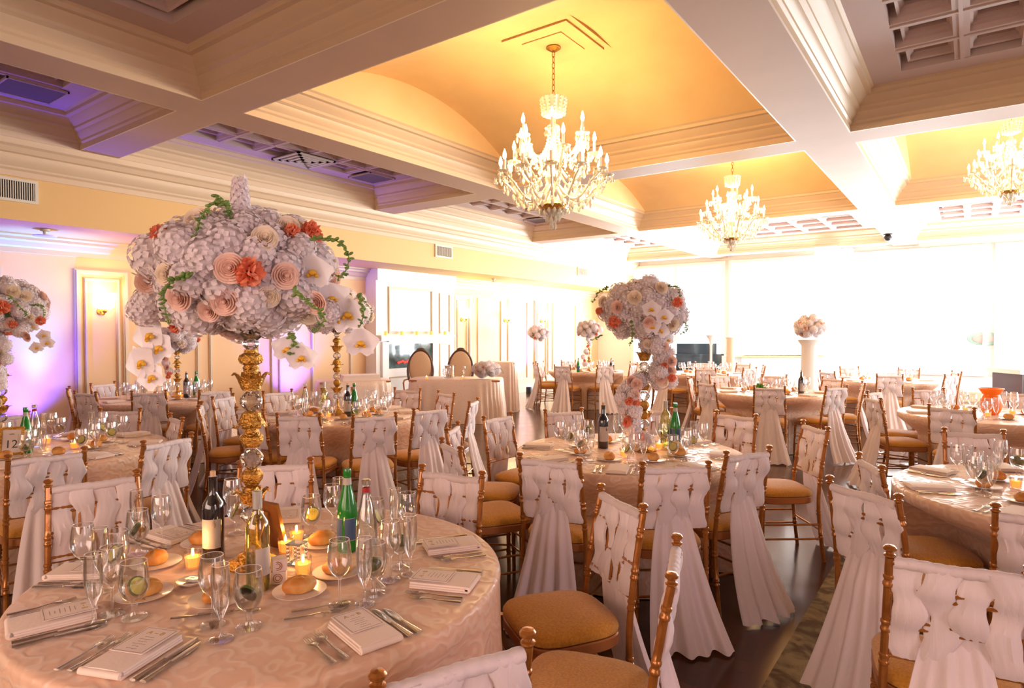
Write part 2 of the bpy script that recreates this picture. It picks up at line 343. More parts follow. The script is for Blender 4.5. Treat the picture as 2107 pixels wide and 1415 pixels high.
def coffer(x0, x1, y0, y1, nx, ny):
    crown(cr, x0, x1, y0, y1, PROF)
    a, b, c, d = x0 + INS, x1 - INS, y0 + INS, y1 - INS
    co.box(x0, x1, y0, y1, 4.08, 4.12)
    # margins
    mg = 0.24; 
    for q in ((x0, a + mg, y0, y1), (b - mg, x1, y0, y1), (a + mg, b - mg, y0, c + mg), (a + mg, b - mg, d - mg, y1)): wf.box(q[0], q[1], q[2], q[3], 3.94, 4.09)
    X0, X1, Y0, Y1 = a + mg, b - mg, c + mg, d - mg; rb = 0.055
    for i in range(1, nx): xx = X0 + (X1 - X0) * i / nx; wf.box(xx - rb, xx + rb, Y0, Y1, 3.945, 4.09); wf.box(xx - rb / 4, xx + rb / 4, Y0, Y1, 3.935, 3.95)
    for j in range(1, ny):
        yy = Y0 + (Y1 - Y0) * j / ny; wf.box(X0, X1, yy - rb, yy + rb, 3.946, 4.09); wf.box(X0, X1, yy - rb / 4, yy + rb / 4, 3.936, 3.95)
    # small stepped moulding in each recess
    for i in range(nx):
        for j in range(ny):
            u0 = X0 + (X1 - X0) * i / nx + rb; u1 = X0 + (X1 - X0) * (i + 1) / nx - rb; v0 = Y0 + (Y1 - Y0) * j / ny + rb; v1 = Y0 + (Y1 - Y0) * (j + 1) / ny - rb
            crown(wf, u0, u1, v0, v1, [(0, 3.99), (0.02, 4.0), (0.02, 4.03), (0.045, 4.05), (0.045, 4.08)])
def barrel(x0, x1, y0, y1):
    crown(cr, x0, x1, y0, y1, PROF)
    a, b, c, d = x0 + INS, x1 - INS, y0 + INS, y1 - INS; H = 0.46; n = 28; s_ = (d - c) / 2; R = (s_ * s_ + H * H) / (2 * H)
    def zz(t): y = -s_ + 2 * s_ * t; return c + s_ + y, 3.94 + H - (R - sqrt(R * R - y * y))
    bar.grid(lambda u, v: (a + (b - a) * u, *zz(v)), 2, n)
    for x in (a, b):
        vs = [(x, c, 3.94), (x, d, 3.94)] + [(x, *zz(k / (n - 1))) for k in range(n)]; bar.add(vs, [(0, 1) + tuple(range(n + 1, 1, -1))])
for j, (y0, y1) in enumerate(YC):
    coffer(*XC[0], y0, y1, 3, 6 if j else 7)
    if j in (1, 2): barrel(*XC[1], y0, y1)
    else: coffer(*XC[1], y0, y1, 5, 6 if j else 7)
    if j in (2,): barrel(*XC[2], y0, y1)
    else: coffer(*XC[2], y0, y1, 4, 6 if j else 7)
    coffer(*XC[3], y0, y1, 3, 5)
S(cr, 'trim_5', M['trim']); S(co, 'trim_6', M['coffer']); S(wf, 'trim_7', M['coffer']); S(bar, 'trim_8', M['barrel'], 20)
# bulkhead along the left wall, with its crown and the cornice below it
mb = MB().box(XW, -8.25, YB, YF, 2.78, 4.6); S(mb, 'trim_9', M['bulk'])
mb = MB(); pr = [(-8.25, 3.24), (-8.235, 3.24), (-8.235, 3.30), (-8.21, 3.32), (-8.21, 3.34), (-8.17, 3.38), (-8.15, 3.43), (-8.15, 3.46), (-8.12, 3.47), (-8.09, 3.52), (-8.06, 3.54), (-8.06, 3.57), (-8.05, 3.60), (-8.05, 3.72), (-8.25, 3.72)]
mb.add([(x, y, z) for y in (YB, YF) for x, z in pr], [(i, i + 1, i + 1 + len(pr), i + len(pr)) for i in range(len(pr) - 1)]); S(mb, 'trim_10', M['trim'], 25)
mb = MB(); pr = [(XW, 2.56), (XW + .02, 2.56), (XW + .02, 2.62), (XW + .05, 2.64), (XW + .07, 2.69), (XW + .12, 2.71), (XW + .12, 2.74), (XW + .16, 2.76), (XW + .16, 2.79)]
mb.add([(x, y, z) for y in (YB, YF) for x, z in pr], [(i, i + 1, i + 1 + len(pr), i + len(pr)) for i in range(len(pr) - 1)]); S(mb, 'trim_11', M['trim'], 25)
S(MB().box(XW, XW + 0.03, YB, YF, 0, 0.22).box(XW, XW + 0.045, YB, YF, 0, 0.12), 'baseboard_left', M['trim'])
S(MB().box(XW, XR, YF - 0.03, YF, 0, 0.22), 'baseboard_far', M['trim'])
# applied panel mouldings on the left wall
mb = MB()
def rect_mould(mb, y0, y1, z0, z1, w=0.06, d=0.035, x=XW):
    for e, (ww, dd) in enumerate(((w, d * 0.6), (w * 0.5, d))):
        o = (w - ww) / 2
        mb.box(x, x + dd, y0 + o, y0 + o + ww, z0 + o, z1 - o); mb.box(x, x + dd, y1 - o - ww, y1 - o, z0 + o, z1 - o)
        mb.box(x, x + dd, y0 + o + ww, y1 - o - ww, z0 + o, z0 + o + ww); mb.box(x, x + dd, y0 + o + ww, y1 - o - ww, z1 - o - ww, z1 - o)
for a, b in ((0.2, 0.95), (3.31, 3.96), (10.75, 11.35), (14.0, 14.7)):
    rect_mould(mb, a, b, 0.32, 2.41, 0.07, 0.045); rect_mould(mb, a + .11, b - .11, 0.43, 2.30, 0.04, 0.03)
for a, b in ((1.3, 2.55), (4.15, 4.95), (5.1, 5.95), (6.15, 6.35), (6.95, 7.85), (11.6, 12.55), (12.8, 13.7), (14.9, 16.2)): rect_mould(mb, a, b, 0.32, 2.38, 0.05, 0.03)
S(mb, 'trim_12', M['trim'])
# chimney breast with mantel and fireplace
mb = MB().box(XW, -9.15, 8.2, 10.45, 0, 2.78).box(-9.15, -9.11, 8.2, 10.45, 0, 0.16).box(-9.15, -9.10, 8.2, 10.45, 2.56, 2.78)
S(mb, 'wall_chimney', M['wallw'])
mb = MB(); rect_mould(mb, 8.5, 9.75, 1.54, 2.46, 0.05, 0.03, -9.15); rect_mould(mb, 9.95, 10.3, 1.54, 2.40, 0.04, 0.025, -9.15); rect_mould(mb, 8.5, 9.75, 0.22, 0.72, 0.05, 0.03, -9.15); rect_mould(mb, 9.95, 10.3, 0.3, 1.33, 0.04, 0.025, -9.15)
S(mb, 'trim_13', M['trim'])
fp = thing('fireplace', 'white mantelpiece fireplace with dark opening set in the left wall', 'fireplace', (-9.15, 9.1, 0))
MB().box(0, .05, -.78, -.62, .16, 1.38).box(0, .05, .62, .78, .16, 1.38).box(0, .05, -.62, .62, 1.34, 1.42).box(0, .05, -.62, .62, .70, .86).build('surround', M['wallw'], fp)
MB().box(0, .20, -.95, 1.15, 1.47, 1.51).box(0, .15, -.90, 1.10, 1.43, 1.47).box(0, .10, -.86, 1.06, 1.40, 1.43).build('mantel_shelf', M['wallw'], fp)
MB().box(0.0, .012, -.62, .62, .86, 1.34).build('fire_glass', pbr('fire_glass', (0.02, 0.04, 0.05), 0.08, col2=(0.10, 0.20, 0.22), nscale=5, coat=0.6), fp)
mb = MB()
for i in range(9): mb.sphere((0.03, -.35 + i * .055, .97 + .012 * (i % 3)), 0.035, 8, 5, (0.5, 1, .8))
mb.build('ember_bed', pbr('red_embers', (0.5, 0.03, 0.02), 0.6, emis=(1, 0.05, 0.02), estr=1.2), fp)
# candles on the mantel
cs = []
for k in range(5):
    o = MB().lathe([(0.032, 0), (0.032, 0.075), (0.026, 0.08), (0, 0.078)], 14).build('pillar_candle', M['wax']); o.location = (-9.05, 8.35 + k * .42, 1.51); cs.append(o)
name_row(cs, 'small glowing candle on the mantel shelf, # of five', 'candle', 'candles on the mantel shelf')
# air grilles on the bulkhead
def grille(name, y0, y1, z0, z1, label, n, darkm):
    t = thing(name, label, 'air vent', (-8.25, (y0 + y1) / 2, (z0 + z1) / 2))
    hy = (y1 - y0) / 2; hz = (z1 - z0) / 2
    MB().box(0.0, .022, -hy - .03, hy + .03, hz, hz + .03).box(0, .022, -hy - .03, hy + .03, -hz - .03, -hz).box(0, .022, -hy - .03, -hy, -hz, hz).box(0, .022, hy, hy + .03, -hz, hz).build('frame', M['vent'], t)
    MB().box(0.0, .003, -hy, hy, -hz, hz).build('duct_opening', darkm, t)
    mb = MB()
    for i in range(n): y = -hy + (i + .5) * 2 * hy / n; mb.box(0.004, .018, y - .004, y + .004, -hz, hz)
    mb.build('louvres', M['vent'], t)
grille('wall_vent', 2.0, 2.53, 3.0, 3.19, 'large white louvred vent with black gaps high on the left wall', 26, M['dark'])
grille('wall_vent', 8.89, 9.32, 3.03, 3.21, 'small grey louvred vent above the fireplace', 14, M['spk'])
grille('wall_vent', 14.25, 14.72, 3.05, 3.22, 'far small grey vent high near the bright far end', 12, M['spk'])
# ceiling items
t = thing('ceiling_vent', 'square stepped metal air diffuser in the left coffered ceiling', 'air vent', (-7.40, 5.35, 3.93))
mb = MB()
for i, h in enumerate((0.30, 0.23, 0.16, 0.09)):
    z = -0.006 * i
    mb.box(-h, h, -h, -h + .035, z - .02, z).box(-h, h, h - .035, h, z - .02, z).box(-h, -h + .035, -h, h, z - .02, z).box(h - .035, h, -h, h, z - .02, z)
mb.build('diffuser_blades', M['vent'], t); MB().box(-.3, .3, -.3, .3, -.004, .003).build('duct_opening', M['dark'], t)
for (x, y, lab) in ((-7.42, 6.58, 'dark grey square ceiling speaker beside the left coffers'), (-7.42, 2.25, 'dark grey square ceiling speaker above the left tables'), (-7.42, 11.2, 'dark grey square ceiling speaker behind the large chandelier')):
    t = thing('ceiling_speaker', lab, 'speaker', (x, y, 3.935)); MB().box(-.24, .24, -.24, .24, -.012, 0).build('grille', M['spk'], t); mb = MB(); rect = 0.25
    mb.box(-rect, rect, -rect, -rect + .015, -.02, 0).box(-rect, rect, rect - .015, rect, -.02, 0).box(-rect, -rect + .015, -rect, rect, -.02, 0).box(rect - .015, rect, -rect, rect, -.02, 0); mb.build('frame', M['coffer'], t)
def sprinkler(x, y, label):
    t = thing('ceiling_sensor', label, 'sensor', (x, y, 2.78)); MB().lathe([(0, 0), (.05, 0), (.05, -.02), (.02, -.025), (.02, -.07), (0, -.07)], 14).build('mount', M['vent'], t); MB().lathe([(0, -.07), (.12, -.072), (.11, -.085), (0, -.09)], 20).build('disc', M['vent'], t)
sprinkler(-8.75, 2.78, 'white round sensor disc under the bulkhead by the blue light')
sprinkler(-8.8, 11.4, 'white round sensor disc under the bulkhead past the fireplace')
t = MB().sphere((0, 0, 0), 0.075, 16, 10).lathe([(0.085, 0.06), (0.085, 0.09), (0.0, 0.09)], 16).build('dome_camera', M['black']); t.location = (-1.42, 15.2, 3.52); tag(t, 'small black dome camera under the long ceiling beam', 'camera')
# sconces
def sconce(y, label, e):
    t = thing('wall_sconce', label, 'wall lamp', (XW, y, 1.86)); 
    MB().lathe([(0, 0), (.05, 0), (.05, .02), (0, .025)], 16, M=RM(0, pi / 2, 0)).build('backplate', M['goldm'], t)
    MB().tube([(0.02, 0, 0), (.07, 0, -.05), (.12, 0, -.04), (.13, 0, .02)], .009, 8).sphere((.13, 0, .0), .028, 10, 6).build('arm', M['goldm'], t)
    MB().lathe([(.07, .03), (.11, .05), (.125, .24), (.115, .24), (.10, .06), (.06, .04)], 24, (.13, 0, 0), None).build('lamp_shade', M['shade'], t)
    MB().sphere((.13, 0, .10), .03, 10, 6, (1, 1, 1.5)).build('bulb', M['bulb'], t)
    l = lamp('sconce_light', 'POINT', (XW + .24, y, 2.16), e, (1, .62, .26), 0.09); return t
sconce(3.62, 'glowing wall sconce in the panel beside the blue lit wall', 15)
sconce(11.05, 'glowing wall sconce just right of the fireplace', 22)
sconce(12.7, 'glowing wall sconce second to the right of the fireplace', 22)
sconce(14.35, 'glowing wall sconce nearest the bright far end', 30)
# uplight fixtures on the floor at the wall
ups = []
for y in (2.84, 6.55, 13.3):
    t = thing('uplight', '', 'uplight', (-9.12, y, 0)); MB().lathe([(0, 0), (.08, 0), (.08, .14), (.07, .17), (0, .165)], 18).build('housing', M['black'], t)
    MB().lathe([(0, .166), (.06, .166), (.06, .175), (0, .176)], 18).build('lens', emit('blue_lens', (.4, .3, 1), 6), t); ups.append(t)
name_row(ups, 'black floor uplight casting blue violet light on the left wall, #', 'uplight', 'coloured uplights along the left wall')
# ceiling medallions
mb = MB()
for (cx, cy) in ((-3.31, 5.24), (-2.95, 9.73), (0.36, 9.73)):
    for h, z in ((.42, 4.375), (.36, 4.355), (.22, 4.345)): mb.box(cx - h, cx + h, cy - h, cy + h, z, 4.41)
S(mb, 'trim_14', M['barrel'])

# ---------------------------------------------------------------- chandeliers
def drop(mb, p, s=1.0):
    mb.lathe([(0, 0), (.005 * s, -.006 * s), (.003 * s, -.012 * s), (.011 * s, -.03 * s), (.009 * s, -.044 * s), (0, -.055 * s)], 6, p)
def make_chandelier(loc, label, group, top, energy, full=True, k_=1.2):
    x, y, z0 = loc          # z0: lowest point of the body; top: ceiling height
    t = thing('chandelier', label, 'chandelier', (x, y, z0), 0, group); t.scale = (k_, k_, k_); top = z0 + (top - z0) / k_
    # chain and canopy
    mb = MB(); n = int((top - z0 - 1.02) / .045)
    for i in range(n):
        c = Vector((0, 0, 1.02 + .045 * i + .022)); ax = i % 2
        ring = [c + Vector(((.012 * cos(q) if ax else 0), (0 if ax else .012 * cos(q)), .028 * sin(q))) for q in [2 * pi * k / 10 for k in range(11)]]
        mb.tube(ring, .0035, 5)
    mb.build('chain', M['goldm'], t)
    MB().lathe([(0, top - z0 - .03), (.03, top - z0 - .03), (.06, top - z0 - .01), (.06, top - z0)], 16).build('canopy', M['goldm'], t)
    # crown, neck, column
    MB().lathe([(.10, 1.00), (.11, 1.00), (.10, .96), (.085, .90), (.075, .86), (.02, .84), (.02, .80), (.05, .78), (.055, .75), (.02, .72), (.015, .66), (.05, .58), (.05, .50), (.02, .45), (.045, .40), (.07, .36), (.05, .32), (.02, .26), (.03, .20), (.09, .14), (.10, .12), (.05, .07), (.02, .03), (0, 0)], 14, (0, 0, 0)).build('centre_column', M['crys2'], t)
    mb = MB()
    for i in range(14):
        a = 2 * pi * i / 14
        for k in range(5): mb.sphere((.105 * cos(a) * (1 - .03 * k), .105 * sin(a) * (1 - .03 * k), .99 - .028 * k), .011, 6, 4)
    mb.build('crown_beads', M['crys2'], t)['kind'] = 'stuff'
    mb = MB()
    for i in range(16):
        a = 2 * pi * i / 16
        for k in range(15):
            u = k / 14; r = .045 + (.24) * u ** 2.2; zz = .74 - .33 * (u ** .8)
            mb.sphere((r * cos(a), r * sin(a), zz), .0085, 6, 4)
    mb.build('bead_swags', M['crys2'], t)['kind'] = 'stuff'
    MB().lathe([(.0, .09), (.10, .10), (.125, .135), (.12, .14), (.0, .13)], 20).build('receiver_bowl', M['goldm'], t)
    # arms in two tiers
    def arm_mesh(L, drp, zc):
        mb = MB(); P = []
        for k in range(15):
            u = k / 14; P.append((.05 + (L - .05) * u, 0, zc - drp * sin(pi * min(u * 1.25, 1)) + (.06 * (u - .8) / .2 if u > .8 else 0) ))
        mb.tube(P, .010, 7)
        e = Vector(P[-1]); mb.lathe([(0, 0), (.02, .002), (.055, .012), (.058, .018), (.02, .014), (.014, .03), (0, .03)], 14, e)
        for q in range(8): a = 2 * pi * q / 8; drop(mb, (e.x + .052 * cos(a), .052 * sin(a), e.z + .01), 1.0)
        for k in (4, 7, 10): drop(mb, (P[k][0], 0, P[k][2] - .008), 1.3)
        cm = MB().lathe([(.011, .03), (.011, .105), (0, .108)], 10, e); bm = MB().lathe([(0, .105), (.011, .115), (.016, .135), (.011, .16), (.003, .185), (0, .19)], 10, e)
        return mb.mesh('arm', M['crys2']), cm.mesh('candle_sleeve', M['card']), bm.mesh('bulb', M['bulb'])
    tiers = ((12, .43, .13, .30, 0), (6, .34, .12, .45, .26), (6, .27, .08, .60, 0)) if full else ((8, .43, .12, .30, 0), (6, .27, .1, .52, .26))
    for n_, L_, d_, z_, off in tiers:
        A, Cm, B = arm_mesh(L_, d_, z_)
        for i in range(n_):
            a = off + 2 * pi * i / n_; ao = link('arm', A, t, rot=(0, 0, a)); link('candle_sleeve', Cm, ao); link('bulb', B, ao)
    mb = MB(); rnd = random.Random(4)
    for r, zz, n_ in ((.02, .03, 5), (.055, .075, 10), (.10, .125, 14), (.30, .20, 20), (.40, .31, 26)):
        for i in range(n_): a = 2 * pi * i / n_; drop(mb, (r * cos(a), r * sin(a), zz + rnd.uniform(-.02, .02)), 1.25)
    mb.build('crystal_drops', M['crys2'], t)['kind'] = 'stuff'
    for a_ in range(3):
        l = lamp('chandelier_light', 'POINT', (x + .25 * cos(a_ * 2.1), y + .25 * sin(a_ * 2.1), z0 + .55 * k_), energy / 3, WARM, 0.12)
    return t
make_chandelier((-3.31, 5.24, 2.65), 'largest crystal chandelier with lit candle bulbs, nearest the camera', 'crystal chandeliers in the vaulted bays', 4.345, 250)
make_chandelier((-2.95, 9.73, 2.85), 'smaller lit crystal chandelier behind the largest one', 'crystal chandeliers in the vaulted bays', 4.345, 260, k_=1.08)
make_chandelier((0.36, 9.73, 3.15), 'crystal chandelier cut off by the right edge of the photo', 'crystal chandeliers in the vaulted bays', 4.345, 200, k_=0.95)

# ---------------------------------------------------------------- tables
TN = {'T1': 'the nearest table', 'T2': 'the cascading flower table', 'T12': 'the number 12 table', 'T4': 'the centre back table', 'T3': 'the left wall table',
      'T5': 'the right edge table', 'T6': 'the far centre table', 'T7': 'the mid right table', 'T8': 'the far left aisle table', 'T9': 'the far back table', 'T10': 'the far right table'}
TC = {'T1': (-1.97, 1.31), 'T2': (-1.92, 4.02), 'T4': (-5.05, 4.10), 'T12': (-5.32, 1.66), 'T3': (-8.15, 3.85), 'T5': (0.42, 4.25),
      'T6': (-2.08, 8.75), 'T7': (-0.50, 8.45), 'T8': (-6.56, 11.67), 'T9': (-4.26, 12.35), 'T10': (-1.2, 12.4)}
# nudge the two right hand tables apart
TC['T6'] = (-2.20, 9.10); TC['T7'] = (0.15, 7.90)
TR = 0.775; TZ = 0.76
def cloth_mesh(seed, chairs, c):
    """Round cloth to the floor; the skirt is pushed in where a chair seat stands against it."""
    rnd = random.Random(seed); ph = [rnd.uniform(0, 6.28) for _ in range(4)]; n = 180; vs = []; fs = []
    prof = []
    for k in range(1, 9): prof.append((TR * k / 8 * .985, 0, 0))
    for q in (25, 55, 90): prof.append((TR * .985 + .02 * sin(radians(q)), -.02 * (1 - cos(radians(q))), 0))
    for k in range(1, 21): u = k / 20; prof.append((TR + .005 + .030 * u, -.02 - .735 * u, u))
    def push(a):
        r = 9.0; d = Vector((cos(a), sin(a)))
        for (x, y, ang) in chairs:
            q = radians(ang); f = Vector((-sin(q), cos(q))); sd = Vector((cos(q), sin(q))); m = Vector((x, y)) + f * .272 - Vector(c)
            # nearest part of the seat box along this direction
            for k in range(-6, 7):
                for e in (.225, .1, -.05, -.2):
                    p = m + sd * (.225 * k / 6) + f * e; da = abs((atan2(p.y, p.x) - a + pi) % (2 * pi) - pi)
                    if da < .06: r = min(r, p.length - .012)
        return r
    PU = [push(2 * pi * i / n) for i in range(n)]
    PU = [min(PU[i], PU[i - 1], PU[(i + 1) % n]) for i in range(n)]
    vs.append((0, 0, TZ))
    for r, z, u in prof:
        for i in range(n):
            a = 2 * pi * i / n
            f = sin(26 * a + ph[0] + .8 * sin(3 * a)) * .5 + sin(17 * a + ph[1]) * .35 + sin(9 * a + ph[2]) * .3
            rr = r + (.004 + .028 * u) * f * min(1, u * 3); zz = TZ + z
            if zz < .70: t = min(1, (.70 - zz) / .15); rr = rr + (min(rr, PU[i]) - rr) * t
            vs.append((rr * cos(a), rr * sin(a), zz))
    for i in range(n): fs.append((0, 1 + i, 1 + (i + 1) % n))
    for k in range(len(prof) - 1):
        for i in range(n):
            j = (i + 1) % n; b = 1 + k * n; fs.append((b + i, b + n + i, b + n + j, b + j))
    mb = MB(); mb.add(vs, fs); return mb.mesh('tablecloth', M['cloth'], 70)
tabletop = MB().lathe([(0, .725), (TR - .02, .725), (TR - .01, .735), (TR - .01, .748), (0, .75)], 48).mesh('tabletop', M['wood'])
pedest = MB().lathe([(.03, .725), (.04, .70), (.03, .1), (.05, .04), (.22, .02), (.22, 0), (0, 0)], 16).mesh('pedestal', M['black'])
TDES = {'T1': ('round banquet table in the left foreground, laid for dinner', 'champagne damask cloth on the nearest table, crowded with glasses'),
        'T2': ('round banquet table with flowers cascading down a gold stand', 'ivory cloth on the table with the cascading flowers'),
        'T12': ('round banquet table with the number 12 frame, left edge', 'ivory cloth on the table with the number 12 frame'),
        'T4': ('round banquet table behind the nearest flowers, mid left', 'ivory cloth on the centre back table full of glasses'),
        'T3': ('round banquet table by the wall near the glowing sconce', 'tan ivory cloth on the table by the lit wall panel'),
        'T5': ('round banquet table cut off by the right edge', 'crumpled pale cloth on the table at the right edge'),
        'T6': ('round banquet table in the far centre right', 'ivory cloth on the table right of the cascading flowers, farther back'),
        'T7': ('round banquet table at mid right, behind white sashed chairs', 'ivory cloth on the mid right table behind white sashes'),
        'T8': ('round banquet table in the far left aisle by the wall', 'pale cloth on the far table past the sweetheart table'),
        'T9': ('round banquet table farthest back in the middle', 'pale cloth on the farthest table in the bright middle'),
        'T10': ('round banquet table farthest back on the right', 'pale cloth on the farthest table at the bright right')}
# back centre position (x, y) and facing angle of every chair, by table
CH = {'T1': [(-.86, .99, 66), (-.72, 1.82, 109), (-1.14, 2.33, 146), (-1.96, 2.40, 189), (-2.91, 1.92, 232), (-3.28, 1.22, 255)],
      'T12': [(-4.14, 1.37, 79), (-4.10, 1.88, 104), (-5.03, 2.60, 168), (-5.95, 2.42, 216), (-6.35, 1.70, 262)],
      'T3': [(-8.62, 2.98, -22), (-7.92, 2.88, 14), (-9.05, 3.45, -70), (-7.42, 3.30, 48), (-6.98, 3.84, 80)],
      'T4': [(-5.72, 3.00, -32), (-6.28, 3.60, -64), (-4.96, 2.95, 7), (-4.42, 3.16, 36), (-3.96, 3.50, 60), (-3.84, 4.02, 76), (-4.68, 5.18, 162), (-5.29, 5.24, 194), (-6.02, 4.72, 236), (-6.28, 4.17, 266), (-3.90, 4.66, 116)],
      'T2': [(-3.05, 3.98, -92), (-2.50, 2.84, -30), (-2.97, 3.40, -62), (-1.84, 2.76, 10), (-1.27, 3.10, 40), (-.98, 3.62, 64), (-.90, 4.95, 128), (-2.82, 4.62, 237), (-1.55, 5.25, 168), (-2.25, 5.17, 200)],
      'T5': [(-.02, 2.28, 8), (.20, 3.02, -8), (-.33, 3.10, -34), (-.46, 3.70, -66), (.04, 5.30, 200), (.66, 5.40, 168)]}
for k, a0, n_ in (('T6', 12, 8), ('T7', 30, 8), ('T8', 5, 8), ('T9', 20, 8), ('T10', 10, 7)):
    cx, cy = TC[k]; CH[k] = []
    for i in range(n_): a = radians(a0 + 360 / n_ * i); CH[k].append((cx + 1.10 * sin(a), cy - 1.10 * cos(a), math.degrees(a)))
# ease neighbouring chairs apart so that no two stand in one another
fl = [[k, i, *c] for k, l in CH.items() for i, c in enumerate(l)]
for it in range(120):
    for a in range(len(fl)):
        for b in range(a + 1, len(fl)):
            A, B = fl[a], fl[b]
            if (A[2] - B[2]) ** 2 + (A[3] - B[3]) ** 2 > 1.6: continue
            best = None
            for da, ra in ((.29, .255), (-.09, .22)):
                for db, rb in ((.29, .255), (-.09, .22)):
                    qa, qb = radians(A[4]), radians(B[4]); ax, ay = A[2] - sin(qa) * da, A[3] + cos(qa) * da; bx_, by_ = B[2] - sin(qb) * db, B[3] + cos(qb) * db
                    d = sqrt((ax - bx_) ** 2 + (ay - by_) ** 2); o = ra + rb - d
                    if o > .005 and (best is None or o > best[0]): best = (o, (ax - bx_) / (d + 1e-6), (ay - by_) / (d + 1e-6))
            if best:
                wa = A[2] ** 2 + A[3] ** 2; wb = B[2] ** 2 + B[3] ** 2; f = wa / (wa + wb); o = best[0] * .5
                A[2] += best[1] * o * f; A[3] += best[2] * o * f; B[2] -= best[1] * o * (1 - f); B[3] -= best[2] * o * (1 - f)
for k, i, x, y, an in fl: CH[k][i] = (round(x, 3), round(y, 3), an)
for i, (k, (x, y)) in enumerate(TC.items()):
    t = thing('banquet_table', TDES[k][0], 'table', (x, y, 0), 0, 'round banquet tables'); link('tabletop', tabletop, t); link('pedestal', pedest, t)
    tag(link('tablecloth', cloth_mesh(i + 1, CH[k], (x, y)), None, (x, y, 0.001)), TDES[k][1], 'tablecloth', 'cloths on the round tables')
# ---------------------------------------------------------------- gold bamboo style chairs with woven white sashes
def post_pts(s):
    return [(s * .190, -.245, 0), (s * .188, -.225, .15), (s * .186, -.208, .32), (s * .184, -.205, .45), (s * .180, -.220, .60), (s * .176, -.245, .76), (s * .172, -.272, .90)]
def catm(P, n):
    out = []
    for i in range(len(P) - 1):
        p0, p1, p2, p3 = (Vector(P[max(i - 1, 0)]), Vector(P[i]), Vector(P[i + 1]), Vector(P[min(i + 2, len(P) - 1)]))
        for k in range(n):
            t = k / n; out.append(.5 * ((2 * p1) + (p2 - p0) * t + (2 * p0 - 5 * p1 + 4 * p2 - p3) * t * t + (3 * p1 - p0 - 3 * p2 + p3) * t ** 3))
    out.append(Vector(P[-1])); return out
def bamboo(mb, P, r0, r1, rings, n=10):
    """A turned post with doubled bamboo rings at the given fractions."""
    Q = []; R = []; m = len(P) - 1
    def at(t): t = max(0, min(1, t)) * m; i = min(int(t), m - 1); return P[i].lerp(P[i + 1], t - i)
    L = sum((P[i + 1] - P[i]).length for i in range(m)); e = .004 / L; ts = set(k / 14 for k in range(15)); lump = {}
    for g in rings:
        for d, h in ((-5, 0), (-4, .0032), (-2, .0032), (-1, 0), (1, 0), (2, .0032), (4, .0032), (5, 0)): tt = g + d * e; ts.add(tt); lump[tt] = h
    ts = sorted(t for t in ts if 0 <= t <= 1)
    for t in ts:
        base = r0 + (r1 - r0) * t
        Q.append(at(t)); R.append(base + lump.get(t, 0))
    mb.tube(Q, R, n); return mb
rp = []; fp_ = []
for s in (-1, 1):
    P = catm(post_pts(s), 4); mb = bamboo(MB(), P, .0135, .0125, (.20, .36, .62, .74, .90))
    e = P[-1]; mb.lathe([(.0125, 0), (.017, .004), (.017, .009), (.011, .012), (.011, .018), (.018, .023), (.019, .030), (.014, .036), (0, .039)], 12, tuple(e)); rp.append(mb.mesh('rear_leg', M['gold']))
    P = [Vector((s * .195, .195, .0)), Vector((s * .19, .19, .22)), Vector((s * .185, .185, .43))]; fp_.append(bamboo(MB(), P, .0125, .0155, (.30, .62, .88)).mesh('front_leg', M['gold']))
mb = MB()
def seat_outline(k, g=0.0):
    a = 2 * pi * k / 40; c, s_ = cos(a), sin(a); x = (abs(c) ** .55) * (1 if c > 0 else -1); y = (abs(s_) ** .55) * (1 if s_ > 0 else -1)
    return (x * (.205 - g) * (1 + .05 * y), y * (.205 - g))
def ring(z, g): return [(*seat_outline(k, g), z) for k in range(40)]
def stack(mb, rings):
    vs = [p for r in rings for p in r]; fs = []
    for q in range(len(rings) - 1):
        for i in range(40): j = (i + 1) % 40; fs.append((q * 40 + i, q * 40 + j, (q + 1) * 40 + j, (q + 1) * 40 + i))
    fs.append(tuple(reversed(range(40)))); fs.append(tuple((len(rings) - 1) * 40 + i for i in range(40))); mb.add(vs, fs); return mb
seat_rail = stack(MB(), [ring(.405, .004), ring(.41, 0), ring(.445, 0), ring(.45, .004)]).mesh('seat_frame', M['wood'])
cush = stack(MB(), [ring(.450, .012), ring(.456, .002), ring(.470, 0), ring(.484, .008), ring(.496, .03), ring(.503, .07), ring(.507, .12), ring(.508, .17)]).mesh('seat_cushion', M['cush'], 50)
mb = MB()
for z, yo in ((.585, -.222), (.690, -.238), (.795, -.255)):
    for dz in (-.010, .010): mb.tube([(-.178, yo, z + dz), (0, yo - .006, z + dz), (.178, yo, z + dz)], .0065, 7)
mb.tube([(-.172, -.268, .885), (0, -.274, .885), (.172, -.268, .885)], .011, 8)
for x in (-.06, .0, .06): mb.tube([(x, -.222, .585), (x, -.256, .80)], .006, 6)
rails = mb.mesh('back_rails', M['gold'])
mb = MB()
for z in (.16, .26): 
    mb.tube([(-.19, -.225, z), (-.19, .19, z)], .007, 7); mb.tube([(.19, -.225, z), (.19, .19, z)], .007, 7)
mb.tube([(-.19, .19, .20), (.19, .19, .20)], .007, 7); mb.tube([(-.19, .19, .30), (.19, .19, .30)], .007, 7); mb.tube([(-.19, -.22, .22), (.19, -.22, .22)], .007, 7)
stret = mb.mesh('stretcher', M['gold'])
def yback(z): return -.222 - (z - .585) * .155
